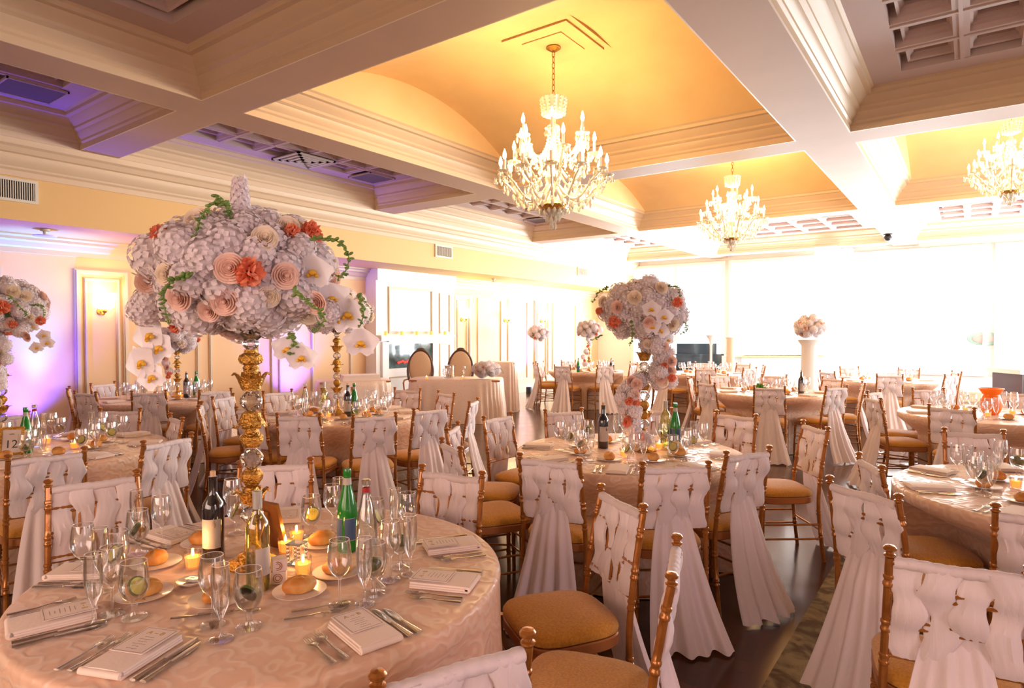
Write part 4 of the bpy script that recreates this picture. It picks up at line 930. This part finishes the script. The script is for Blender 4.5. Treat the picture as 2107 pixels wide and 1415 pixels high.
def shell_lathe(outer, inner, n=20): return MB().lathe(outer + inner, n)
def wineglass():
    o = [(0, 0), (.033, .0), (.034, .002), (.012, .006), (.0045, .012), (.0038, .075), (.008, .085), (.024, .100), (.0355, .125), (.037, .150), (.0335, .178), (.030, .200)]
    i = [(.029, .200), (.0325, .178), (.036, .150), (.0345, .126), (.022, .102), (0, .092)]; return MB().lathe(o + i, 24)
def flute():
    o = [(0, 0), (.031, .0), (.032, .002), (.010, .007), (.005, .014), (.0045, .055), (.007, .062), (.018, .085), (.0235, .120), (.0245, .160), (.022, .205)]
    i = [(.021, .205), (.0235, .160), (.0225, .120), (.016, .087), (0, .072)]; return MB().lathe(o + i, 22)
def goblet():
    o = [(0, 0), (.034, .0), (.035, .003), (.014, .010), (.008, .022), (.010, .036), (.009, .044), (.028, .060), (.039, .085), (.041, .110), (.038, .140), (.035, .165)]
    i = [(.034, .165), (.037, .140), (.040, .110), (.0378, .086), (.026, .062), (0, .052)]; return MB().lathe(o + i, 24)
def rimmed(mb, r, z, name):
    mb.cur = 1; n = 28; mb.tube([(r * cos(2 * pi * k / n), r * sin(2 * pi * k / n), z) for k in range(n + 1)], .0009, 5); return mb.mesh(name, [M['glass'], M['rim']])
WG = rimmed(wineglass(), .0295, .200, 'wine_glass'); FL = rimmed(flute(), .0215, .205, 'champagne_flute'); GB = rimmed(goblet(), .0345, .165, 'water_goblet')
WGm = WG; WATER = MB().lathe([(0, .054), (.025, .064), (.0368, .087), (.0390, .108), (0, .108)], 20).mesh('water', M['water'])
FWAT = MB().lathe([(0, .074), (.015, .089), (.021, .120), (.0215, .125), (0, .125)], 16).mesh('sparkling_wine', M['water'])
def slice_mesh():
    mb = MB().lathe([(0, -.002), (.021, -.002), (.021, .002), (0, .002)], 24); return mb.mesh('lemon_slice', M['lemon'], 30), MB().lathe([(.0205, -.0025), (.024, -.0025), (.024, .0025), (.0205, .0025), (.0205, -.0025)], 24).mesh('rind', M['peel'], 30)
LS, RI = slice_mesh()
plain = {}
def glassthing(kind, xy, parts=True, rz=0, tilt=0):
    nm = {'w': ('wine_glass', WG), 'f': ('champagne_flute', FL), 'g': ('water_goblet', GB)}[kind]
    t = link(nm[0], nm[1], None, (xy[0], xy[1], TT), (0, 0, rz))
    book([t], xy, {'w': .0385, 'f': .034, 'g': .0425}[kind])
    if parts and kind == 'g':
        link('water', WATER, t); s_ = link('lemon_slice', LS, t, (.008, -.006, .092), (1.1, .2, .3), 1.2); link('rind', RI, s_)
    if parts and kind == 'f': link('sparkling_wine', FWAT, t)
    return t
def plate():
    return MB().lathe([(0, 0), (.045, 0), (.050, .003), (.082, .011), (.083, .013), (.050, .006), (0, .005)], 36).mesh('bread_plate', M['china'])
PL = plate()
def roll_mesh(seed, sx, sy, sz):
    rnd = random.Random(seed); ph = rnd.uniform(0, 6); mb = MB(); vs = []; n, m = 24, 12
    mb.sphere((0, 0, 0), 1, n, m)
    mb.v = [(x * sx * (1 + .05 * sin(3 * y + ph)), y * sy * (1 + .06 * sin(4 * x + ph)), (max(z, -.62) + .62) * sz / 1.62 * (1 - (.10 if abs(y + .15 * sin(5 * x)) < .12 and z > .5 else 0))) for x, y, z in mb.v]
    return mb.mesh('bread_roll', M['bread'], 60)
ROLLS = [roll_mesh(1, .052, .036, .05), roll_mesh(2, .040, .036, .052), roll_mesh(3, .050, .034, .044)]
def fork_mesh(L=.195):
    mb = MB(); k = L / .195
    mb.tube([(0, 0, .0035), (0, .03 * k, .0035), (0, .08 * k, .0035), (0, .11 * k, .006), (0, .125 * k, .007)], [.0085, .0075, .004, .0032, .0045], 10, .32)
    P = [(0, .122 * k, .007), (0, .135 * k, .006), (0, .148 * k, .0045)]; mb.tube(P, [.004, .0115, .0125], 10, .16)
    for i in range(4): x = -.0098 + .00653 * i; mb.tube([(x, .146 * k, .0045), (x, .170 * k, .0035), (x * .92, .190 * k, .0075)], [.0022, .0018, .001], 6, .6)
    return mb.mesh('fork', M['steel'])
def knife_mesh(L=.22):
    k = L / .22; mb = MB().tube([(0, 0, .004), (0, .03 * k, .004), (0, .07 * k, .004), (0, .095 * k, .004), (0, .10 * k, .004)], [.0095, .0085, .0062, .0058, .007], 10, .42)
    mb.tube([(0, .10 * k, .0025), (.001, .13 * k, .0025), (.002, .17 * k, .0025), (.001, .205 * k, .0025), (-.002, .22 * k, .0025)], [.007, .0105, .011, .0085, .001], 10, .10); return mb.mesh('knife', M['steel'])
def spoon_mesh():
    mb = MB().tube([(0, 0, .0035), (0, .03, .0035), (0, .08, .0035), (0, .12, .0055), (0, .13, .005)], [.008, .007, .0035, .003, .004], 10, .35); mb.sphere((0, .150, .0045), .022, 14, 8, (.68, 1.05, .16)); return mb.mesh('spoon', M['steel'])
FK, FK2, KN, KN2, SP = fork_mesh(), fork_mesh(.175), knife_mesh(), knife_mesh(.20), spoon_mesh()
def napkin_mesh():
    mb = MB()
    for z0, z1, g, sh in ((0, .006, 0, 0), (.0062, .012, .002, .0), (.0122, .019, .004, .002)):
        def f(u, v, z0=z0, z1=z1, g=g, sh=sh): return (-.062 + g + (.124 - 2 * g) * u + sh, -.105 + g + (.200 - g) * v, z0 + .0025 * sin(pi * u) * (1 + .5 * sin(3 * v)))
        mb.shell(f, 12, 14, z1 - z0 - .0005, (0, 0, 1))
    mb.tube([(-.060, -.103, .0095), (.060, -.103, .0095)], .0095, 10, 1.0); return mb.mesh('napkin', M['nap'], 50)
NAP = napkin_mesh()
def text_part(s, size, m, parent, loc, rot=(0, 0, 0), name='lettering'):
    c = bpy.data.curves.new('txt', 'FONT'); c.body = s; c.size = size; c.align_x = 'CENTER'; c.align_y = 'CENTER'; c.extrude = .0003
    o = bpy.data.objects.new('txt', c); COL.objects.link(o); bpy.context.view_layer.update()
    me = bpy.data.meshes.new_from_object(o.evaluated_get(bpy.context.evaluated_depsgraph_get())); bpy.data.objects.remove(o); me.materials.clear(); me.materials.append(m); me.name = name
    return link(name, me, parent, loc, rot)
def card_obj(det=True):
    t = MB().box(-.050, .050, -.030, .100, 0, .0012).build('menu_card', M['card'])
    if det:
        mb = MB()
        for a in ((-.045, .045, .093, .0938), (-.045, -.0442, -.026, .093), (.0442, .045, -.026, .093), (-.045, .045, -.026, -.0252)): mb.box(a[0], a[1], a[2], a[3], .0012, .0016)
        mb.build('border', M['ink'], t); text_part('A ~ B', .022, M['inkg'], t, (0, .070, .0014), name='initials'); mb = MB(); rnd = random.Random(3)
        for i, (y, w_) in enumerate(((.048, .03), (.036, .045), (.024, .028), (.012, .04), (0, .02), (-.012, .032))): 
            x = -w_ / 2
            while x < w_ / 2: l = rnd.uniform(.002, .007); mb.box(x, min(x + l, w_ / 2), y, y + .0012, .0012, .0015); x += l + .0015
        mb.build('small_print', M['ink'], t)
    return t
CARD = card_obj()
first_card = [True]
def setting(tab, xy, outward, seq, det=True):
    """A folded napkin with its menu card, two forks to its left, two knives to its right."""
    rz = atan2(outward[1], outward[0]) + pi / 2; Rz = Matrix.Rotation(rz, 3, 'Z')
    def at(dx, dy): v = Rz @ Vector((dx, dy, 0)); return (xy[0] + v.x, xy[1] + v.y)
    out = []
    n = link('folded_napkin', NAP, None, (*xy, TT), (0, 0, rz)); seq['nap'].append(n); book([], at(0, .045), .062, False); book([], at(0, -.05), .066, False)
    if det:
        if first_card[0]: c = CARD; first_card[0] = False; c.location = (*xy, TT + .0245); c.rotation_euler = (0, 0, rz)
        else: c = dup(CARD, (*xy, TT + .0245), rz)
        seq['card'].append(c)
    for nm, me, dx, dy, a in (('fork', FK, -.096, -.10, .03), ('fork', FK2, -.130, -.105, .03)): seq['fork'].append(link(nm, me, None, (*at(dx, dy), TT), (0, 0, rz + a)))
    for nm, me, dx, dy, a in (('knife', KN, .090, -.10, .0), ('knife', KN2, .120, -.10, .02)): seq['knife'].append(link(nm, me, None, (*at(dx, dy), TT), (0, 0, rz + a)))
def rowset(): return {k: [] for k in ('nap', 'card', 'fork', 'knife', 'w', 'f', 'g', 'plate', 'roll', 'spoon', 'candle')}
def wrap(seq, k):
    T = TN[k]
    for q, txt, cat in (('nap', 'ivory folded napkin, # on ', 'napkin'), ('card', 'printed menu card on a napkin, # on ', 'menu card'), ('fork', 'silver fork, # on ', 'fork'), ('knife', 'silver knife, # on ', 'knife'), ('spoon', 'silver dessert spoon, # on ', 'spoon'),
        ('w', 'clear stemmed wine glass, # on ', 'glass'), ('f', 'slim clear champagne flute, # on ', 'glass'), ('g', 'clear water goblet with lemon, # on ', 'glass'), ('plate', 'small white bread plate, # on ', 'plate'), ('roll', 'golden brown bread roll, # on ', 'bread roll'), ('candle', 'glowing votive candle, # on ', 'candle')):
        if q == 'g' and k not in ('T1', 'T2', 'T12', 'T5'): txt = txt.replace(' with lemon', '')
        if seq[q]: name_row(seq[q], txt + T, cat, {'nap': 'napkins', 'card': 'menu cards', 'fork': 'forks', 'knife': 'knives', 'spoon': 'spoons', 'w': 'wine glasses', 'f': 'champagne flutes', 'g': 'water goblets', 'plate': 'bread plates', 'roll': 'bread rolls', 'candle': 'votive candles'}[q] + ' on ' + T)
def votive():
    t = thing('votive_candle', '', 'candle'); MB().lathe([(0, 0), (.024, 0), (.030, .058), (.0285, .058), (.023, .004), (0, .004)], 20).build('glass_cup', M['glass'], t); MB().lathe([(0, .005), (.0225, .005), (.0265, .038), (0, .037)], 18).build('wax', M['wax'], t)
    MB().lathe([(0, .038), (.0045, .044), (.005, .050), (.002, .062), (0, .068)], 10).build('flame', M['flame'], t); return t
VOT = votive(); votused = [False]
def put_votive(xy, seq, e=0.9):
    if not votused[0]: votused[0] = True; o = VOT; o.location = (*xy, TT)
    else: o = dup(VOT, (*xy, TT))
    seq['candle'].append(o); book([o], xy, .032)
    if e: lamp('candle_light', 'POINT', (xy[0], xy[1], TT + .085), e, (1, .5, .16), .015)
def bread(xy, k, seq, rz=0):
    a_ = link('bread_plate', PL, None, (*xy, TT)); b_ = link('bread_roll', ROLLS[k % 3], None, (*xy, TT + .0068), (0, 0, rz)); seq['plate'].append(a_); seq['roll'].append(b_); book([a_, b_], xy, .084)
def bottle(kind, xy, label, rz=0, sc=1.0):
    if kind == 'red':
        pr = [(0, 0), (.036, 0), (.0375, .004), (.0375, .19), (.034, .210), (.018, .235), (.0145, .25), (.014, .295), (.0155, .297), (.0155, .305), (0, .305)]; m = M['red_wine']
    elif kind == 'green':
        pr = [(0, 0), (.036, 0), (.038, .005), (.0385, .13), (.036, .165), (.024, .215), (.016, .25), (.0135, .285), (.015, .288), (.015, .30), (.013, .31), (0, .31)]; m = M['greeng']
    elif kind == 'white':
        pr = [(0, 0), (.035, 0), (.0365, .004), (.0365, .20), (.033, .22), (.017, .245), (.0145, .26), (.014, .315), (0, .315)]; m = M['whiteg']
    else:
        pr = [(0, 0), (.036, 0), (.038, .005), (.0385, .12), (.035, .165), (.023, .215), (.015, .25), (.013, .28), (.0145, .283), (.0145, .30), (0, .30)]; m = M['clearb']
    t = thing({'red': 'wine_bottle', 'green': 'water_bottle', 'white': 'wine_bottle', 'clear': 'water_bottle'}[kind], label, 'bottle', (*xy, TT), rz + radians(36)); t.scale = (sc, sc, sc); book([t], xy, .040, False)
    MB().lathe(pr, 28).build('bottle_glass', m, t)
    def band(z0, z1, r0, r1, m_, nm, a0=0, a1=2 * pi, lab=None):
        n = 24; mb = MB(); mb.shell(lambda u, v: ((r0 + (r1 - r0) * v) * cos(a0 + (a1 - a0) * u), (r0 + (r1 - r0) * v) * sin(a0 + (a1 - a0) * u), z0 + (z1 - z0) * v), n, 4, .0002, (0, 0, .0)); o = mb.build(nm, m_, t)
        if lab: o['label'] = lab
        return o
    F = -pi / 2
    if kind == 'red': band(.05, .155, .0382, .0382, M['label'], 'paper_label', F - .9, F + 1.1, 'pale paper label'); MB().lathe([(0, .303), (.0095, .303), (.0095, .325), (0, .325)], 12).build('cork', M['cork'], t); mb = MB(); mb.sphere((.018, -.0345, .135), .007, 8, 6, (1, .3, 1.6)).box(.0165, .0195, -.036, -.034, .14, .16); mb.build('label_emblem', M['ink'], t)
    if kind == 'white': band(.05, .14, .0371, .0371, M['label'], 'paper_label', F + .2, F + 2.0, 'pale paper label'); band(.262, .318, .0150, .0152, M['foil'], 'foil_capsule', 0, 2 * pi); MB().lathe([(0, .005), (.034, .005), (.034, .10), (0, .10)], 20).build('wine', glassy('pale_wine', (.75, .68, .25), .8, .06), t)
    if kind == 'green':
        band(.045, .13, .0390, .0390, M['blue'], 'blue_label', F - 1.3, F - .25, 'blue label'); band(.045, .13, .0390, .0390, M['blue'], 'blue_label', F + .0, F + 1.1, 'blue label with white border'); band(.252, .278, .0165, .0142, M['label'], 'neck_label'); MB().lathe([(.0155, .290), (.0155, .305), (.014, .312), (0, .312)], 14).build('cap', M['greeng'], t)
        mb = MB(); 
        for a0, a1 in ((F - 1.3, F - .25), (F, F + 1.1)):
            for z in (.046, .1285): mb.shell(lambda u, v, z=z, a0=a0, a1=a1: (.0395 * cos(a0 + (a1 - a0) * u), .0395 * sin(a0 + (a1 - a0) * u), z + .0015 * v), 20, 2, .0001, (0, 0, 0))
        mb.build('label_edge', M['label'], t)
    if kind == 'clear': band(.258, .274, .0150, .0138, M['red'], 'red_neck_label'); band(.05, .105, .0390, .0390, M['label'], 'paper_label', F - .6, F + 1.0); band(.06, .066, .0396, .0396, M['red'], 'red_lettering_bar', F - .3, F + .7); MB().lathe([(.0145, .284), (.0165, .286), (.0165, .300), (.012, .304), (0, .304)], 14).build('cap', M['steel'], t)
    return t
# ---- nearest table --------------------------------------------------
s1 = rowset(); c1 = TC['T1']
for xy in ((-1.730, 0.731), (-2.140, 0.630), (-2.561, 0.802), (-2.640, 1.245), (-2.469, 1.682), (-1.618, 1.817), (-1.404, 1.545), (-1.349, 1.158)):
    d = Vector((xy[0] - c1[0], xy[1] - c1[1])); d.normalize(); 
    rr = min((Vector(xy) - Vector(c1)).length, .645); p = (c1[0] + d.x * rr, c1[1] + d.y * rr); setting('T1', p, d, s1)
for k, xy in (('w', (-1.734, 0.939)), ('f', (-1.634, 0.908)), ('g', (-1.640, 0.993)), ('f', (-2.027, 0.771)), ('g', (-1.972, 0.827)), ('w', (-2.064, 0.827)), ('w', (-2.354, 0.840)), ('f', (-2.251, 0.852)), ('g', (-2.322, 0.923)), ('g', (-2.518, 1.084)), ('w', (-2.516, 1.164)), ('f', (-2.696, 1.189)),
              ('g', (-2.149, 1.587)), ('w', (-2.130, 1.661)), ('f', (-2.191, 1.745)), ('g', (-2.445, 1.432)), ('w', (-1.541, 1.244)), ('f', (-1.501, 1.286)), ('g', (-1.521, 1.346)), ('f', (-1.549, 1.532)), ('g', (-1.625, 1.565)), ('w', (-1.566, 1.467)), ('f', (-1.862, 1.751)), ('g', (-1.903, 1.721)), ('w', (-1.795, 1.757)), ('w', (-2.560, 1.477))):
    s1[k].append(glassthing(k, xy, True, ord(k) % 7 + xy[0] * 5))
for i, (xy, rz) in enumerate((((-2.076, 0.989), .3), ((-1.879, 1.033), 1.2), ((-1.760, 1.219), .5), ((-1.765, 1.396), .2), ((-2.057, 1.525), .6), ((-2.344, 1.065), 1.4), ((-2.464, 1.271), .4))): bread(xy, (2 if i % 2 else 0) if i != 5 else 1, s1, rz + .6)
for xy in ((-2.220, 1.132), (-2.093, 1.419), (-1.838, 1.333), (-2.116, 1.482)): put_votive(xy, s1)
for xy, a in (((-1.828, 0.947), .3), ((-1.623, 1.119), .5), ((-1.533, 1.402), 2.2), ((-2.212, 0.900), -.6)): s1['spoon'].append(link('dessert_spoon', SP, None, (*xy, TT), (0, 0, radians(-60) + a)))
for xy, a in (((-1.597, 1.076), .2), ((-1.867, 0.887), .1)): s1['fork'].append(link('fork', FK2, None, (*xy, TT), (0, 0, radians(-45) + a)))
wrap(s1, 'T1')
bottle('red', (-2.234, 1.216), 'dark red wine bottle with cork and pale label, nearest table')
bottle('white', (-1.861, 1.160), 'tall pale white wine bottle with foil neck, nearest table')
bottle('green', (-1.915, 1.568), 'green glass water bottle with blue label, nearest table')
bottle('clear', (-1.751, 1.519), 'clear glass water bottle with red neck band, nearest table')
t = thing('butter_dish', 'small round dish of wrapped butter near the votive, nearest table', 'dish', (*(-2.077, 1.051), TT)); MB().lathe([(0, 0), (.03, 0), (.045, .012), (.044, .014), (.028, .004), (0, .004)], 24).build('dish', M['china'], t)
for i in range(3): MB().cbox((-.012 + .013 * i, .008 * (i % 2), .012), (.016, .022, .010), RM(0, 0, .5 * i)).build('butter_pat', M['foil'], t)
def frame12(name, xy, rz, label, back=False):
    t = thing(name, label, 'table number', (*xy, TT), rz); T = RM(radians(-14), 0, 0); mb = MB()
    for a in ((-.068, -.052, -.008, .008, 0, .19), (.052, .068, -.008, .008, 0, .19), (-.052, .052, -.008, .008, 0, .018), (-.052, .052, -.008, .008, .172, .19)): mb.box(*a, T)
    mb.build('gold_frame', M['goldm'], t); MB().box(-.052, .052, -.003, .003, .018, .172, T).build('number_card', M['card'], t)
    MB().box(-.055, .055, .004, .007, .01, .18, T).box(-.018, .018, .0, .004, 0, .15, RM(radians(24), 0, 0, (0, .105, 0))).build('easel_back', M['gold'], t)
    o = text_part('12', .075, M['black'], t, (0, -.0045 + .018, .072), (radians(90 - 14), 0, 0), 'number'); o2 = text_part('table', .014, M['ink'], t, (0, -.0045 + .034, .14), (radians(90 - 14), 0, 0), 'small_word'); return t
t = thing('table_number_frame', 'orange gold easel frame seen from behind, beside the white wine bottle', 'table number', (*(-2.172, 1.428), TT), radians(36 + 150)); T = RM(radians(-14), 0, 0)
MB().box(-.068, .068, -.008, .006, 0, .19, T).build('frame', M['gold'], t); MB().box(-.02, .02, 0, .004, 0, .16, RM(radians(24), 0, 0, (0, .11, 0))).build('easel_leg', M['gold'], t)
t = thing('favour_box', 'small patterned favour box stack beside the white wine bottle', 'box', (*(-1.858, 1.235), TT), radians(50)); 
MB().box(-.024, .024, -.024, .024, 0, .040).build('box', M['card'], t); MB().box(-.023, .023, -.023, .023, .041, .080, RM(0, 0, .25)).build('box', M['card'], t)
mb = MB()
for z in (.02, .06):
    for r in (.008, .014): mb.tube([(-.0015 + r * cos(q), -.0245, z + r * sin(q)) for q in [2 * pi * k / 16 for k in range(17)]], .0012, 5)
mb.build('printed_swirl', M['wood'], t)
t = thing('beaded_holder', 'square cut crystal candle holder with glowing beads, nearest table', 'candle holder', (*(-1.954, 1.372), TT), radians(20)); mb = MB()
for s_ in ((-1, -1), (1, -1), (1, 1), (-1, 1)):
    for k in range(5): mb.sphere((s_[0] * .022, s_[1] * .022, .008 + .014 * k), .0075, 8, 6)
mb.build('beads', M['crystal'], t)['kind'] = 'stuff'; MB().box(-.028, .028, -.028, .028, 0, .004).box(-.028, .028, -.028, .028, .072, .075).build('plates', M['crystal'], t)
# ---- the other tables ---------------------------------------------------
def lay(k, seed, ns=8, det=True, off=0.0, skip=(), gl=True, near=True):
    rnd = random.Random(seed); cx, cy = TC[k]; seq = rowset()
    for i in range(ns):
        if i in skip: continue
        a = off + 2 * pi * i / ns; d = Vector((cos(a), sin(a)))
        def P(r, da): q = a + da; return (cx + r * cos(q), cy + r * sin(q))
        if near: setting(k, P(.635, 0), d, seq, False)
        else: seq['nap'].append(link('folded_napkin', NAP, None, (*P(.62, 0), TT), (0, 0, a + pi / 2)))
        # glasses stand above the knives
        seq['w'].append(glassthing('w', P(.47 + rnd.uniform(-.02, .02), .20), False)); seq['f'].append(glassthing('f', P(.42, .34), False)); seq['g'].append(glassthing('g', P(.41 + rnd.uniform(-.02, .02), .10), det, a))
        bread(P(.37, -.26 + rnd.uniform(-.04, .04)), i, seq, a)
    for i in range(3): q = off + .5 + 2.09 * i; put_votive((cx + .22 * cos(q), cy + .22 * sin(q)), seq, .5 if k in ('T2', 'T4', 'T12') else 0)
    wrap(seq, k)
lay('T2', 2, 8, True, .35); lay('T12', 3, 8, True, .15); lay('T4', 4, 9, False, .2); lay('T3', 5, 8, False, .1, near=False); lay('T5', 6, 8, True, .4); lay('T6', 7, 7, False, .3, near=False); lay('T7', 8, 7, False, 0, near=False)
lay('T8', 9, 6, False, 0, near=False); lay('T9', 10, 6, False, .3, near=False); lay('T10', 11, 5, False, .3, near=False)
bottle('red', (-2.116, 4.020), 'dark wine bottle with pale label left of the cascading flowers')
bottle('white', (-1.817, 4.429), 'pale wine bottle beside the green one, cascading flower table')
bottle('green', (-1.729, 4.395), 'green water bottle right of the cascading flowers')
bottle('green', (-5.234, 1.534), 'green water bottle beside the number 12 frame')
bottle('clear', (-5.445, 1.649), 'clear water bottle behind the green one, number 12 table')
bottle('red', (-4.914, 4.037), 'dark wine bottle right of the stand, centre back table')
bottle('green', (-4.976, 4.168), 'green water bottle behind the dark one, centre back table')
bottle('clear', (-5.405, 3.903), 'clear water bottle left of the stand, centre back table')
bottle('white', (-5.312, 4.062), 'pale wine bottle near the stand, centre back table')
bottle('red', (-7.940, 3.994), 'dark wine bottle on the left wall table')
bottle('green', (-8.076, 4.188), 'green water bottle on the left wall table')
bottle('red', (TC['T6'][0] + .42, TC['T6'][1] - .25), 'dark round shouldered bottle on the far centre table')
frame12('table_number_frame', (-5.196, 1.437), radians(36 + 22), 'gold framed card reading 12 at the left edge')
for xy, lab in (((-5.803, 11.358), 'small dark bottle on the far left aisle table'), ((-6.437, 11.145), 'small green bottle on the far left aisle table')): bottle('green' if 'green' in lab else 'red', xy, lab, sc=.9)
# head table things
for px_, lab in (((-7.563, 7.917), 'left'), ((-7.063, 8.280), 'right')):
    o = dup(VOT, (*px_, TT)); tag(o, 'glowing votive on the head table, %s of two' % lab, 'candle', 'votive candles on the head table')
for px_, k, lab in (((-7.481, 8.285), 'g', 'left of the bread'), ((-7.479, 8.410), 'f', 'by the silver bucket'), ((-7.270, 8.562), 'f', 'near the green bottle')):
    o = glassthing(k, px_, False); tag(o, 'clear glass on the head table ' + lab, 'glass')
t = thing('ice_bucket', 'polished silver ice bucket on the head table', 'bucket', (*(-7.639, 8.603), TT)); MB().lathe([(0, 0), (.07, 0), (.075, .01), (.10, .20), (.11, .21), (.095, .21), (.07, .02), (0, .02)], 24).build('bucket', M['steel'], t); MB().lathe([(0, -.005), (.13, -.005), (.13, .0)], 20, (0, 0, .006)).build('tray', M['steel'], t)
# ---------------------------------------------------------------- the bright far end
t = thing('grand_piano', 'dark blue black upright piano like cabinet at the far end', 'piano', (*(-5.191, 14.770), 0), radians(30)); MB().box(-.62, .42, -.3, .3, 0, 1.02).box(-.66, .46, -.34, .34, 1.02, 1.06).box(-.55, .38, .05, .28, 1.06, 1.30).build('case', pbr('blue_black_lacquer', (.02, .05, .08), .15, coat=.5), t); MB().box(-.55, .35, -.50, -.3, .68, .74).build('key_shelf', M['black'], t); MB().box(-.5, .3, -.49, -.34, .741, .755).build('keys', M['card'], t)
t = thing('pedestal_column', 'slim beige wooden pillar at the far end', 'pillar', (*(-4.313, 14.171), 0)); MB().lathe([(0, 0), (.13, 0), (.13, .06), (.085, .1), (.085, 1.40), (.11, 1.45), (0, 1.46)], 20).build('shaft', pbr('beige_wood', (.80, .62, .42), .5), t)
t = thing('white_candelabra', 'slender white flared stand in front of the dark cabinet', 'stand', (*(-4.678, 13.968), 0)); MB().lathe([(0, 0), (.14, 0), (.12, .03), (.03, .1), (.025, 1.25), (.05, 1.4), (.12, 1.5), (.11, 1.5), (0, 1.35)], 20).build('stand', M['wallw'], t)
t = thing('bar_counter', 'long low golden domed counter top at the far end', 'counter', (*(-3.689, 15.366), 0), radians(36)); MB().box(-.85, .85, -.3, .3, 0, 1.02).build('counter_base', M['wallw'], t); MB().grid(lambda u, v: ((u - .5) * 2.0, (v - .5) * .8, 1.03 + .14 * sin(pi * u) ** .7 * sin(pi * max(.02, min(.98, v))) ** .5), 30, 12).box(-1.0, 1.0, -.4, .4, 1.0, 1.03).build('domed_top', pbr('pale_gold_cloth', (.80, .66, .30), .45, .2), t)
t = thing('wall_mirror', 'small oval grey green framed mirror on the bright far wall', 'mirror', (*(-0.044, 21.599), 1.35), radians(0)); t.location = (.22, 17.56, 1.42); MB().sphere((0, 0, 0), .30, 28, 12, (1, .06, .52)).build('frame', pbr('grey_green_frame', (.35, .55, .48), .5), t); MB().sphere((0, -.02, 0), .2, 24, 10, (1, .06, .5)).build('glass', pbr('rosy_glass', (.7, .45, .42), .1), t)
t = thing('orange_vase', 'bright orange glass vase at the right edge', 'vase', (TC['T7'][0] + .02, TC['T7'][1] + .02, TT)); MB().lathe([(0, 0), (.06, 0), (.085, .05), (.09, .14), (.07, .2), (.11, .26), (.10, .26), (.05, .19), (0, .05)], 22).build('vase_body', pbr('orange_glass', (.95, .33, .02), .2, transl=.4, coat=.4), t)
t = thing('dark_sideboard', 'dark sideboard with a white top at the right edge', 'sideboard', (.95, 13.0, 0), radians(36)); MB().box(-.6, .7, -.3, .3, 0.06, .93).build('cabinet', pbr('dark_plum_wood', (.10, .06, .07), .35), t); MB().box(-.66, .76, -.34, .34, .93, 1.0).build('white_top', M['wallw'], t)
for i in (-1, 0, 1): MB().box(-.55 + .4 * (i + 1), -.2 + .4 * (i + 1), -.32, -.3, .15, .85).build('door', M['black'], t)
for px_, w_, lab in (((-2.819, 16.740), .24, 'wide white square pillar left of the far windows'), ((-2.554, 17.427), .2, 'narrow white square pillar beside the wider one')):
    t = tag(MB().box(-w_, w_, -w_, w_, 0, 3.6).box(-w_ - .04, w_ + .04, -w_ - .04, w_ + .04, 0, .2).build('trim_pillar', M['wallw']), lab, 'pillar'); t.location = (*px_, 0); struct(t); t.name = 'trim_%d' % (20 + int(w_ * 10))
t = thing('green_table_plant', 'small low plant with bright green leaves on the far centre table', 'plant', (TC['T6'][0] - .05, TC['T6'][1] - .42, TT)); MB().lathe([(0, 0), (.05, 0), (.07, .05), (0, .05)], 18).build('bowl', M['goldm'], t); mb = MB(); rnd = random.Random(2)
for i in range(26): d = Vector((rnd.gauss(0, 1), rnd.gauss(0, 1), abs(rnd.gauss(0, 1)) + .2)).normalized(); petal(mb, Matrix.Translation((0, 0, .05)) @ look(d, rnd.uniform(0, 6)) @ Matrix.Rotation(pi / 2 - .2, 4, 'X'), .10, .025, .3, -.2)
mb.build('leaves', pbr('bright_leaf', (.10, .30, .04), .5), t, None)
for o in list(COL.objects):
    if o.name.startswith('centrepiece_stand'): book([], (o.location.x, o.location.y), .092, False)
    elif o.name.startswith(('butter_dish', 'favour_box', 'beaded_holder', 'table_number_frame', 'orange_vase', 'ice_bucket', 'green_table_plant')): book([], (o.location.x, o.location.y), .05, False)
settle()
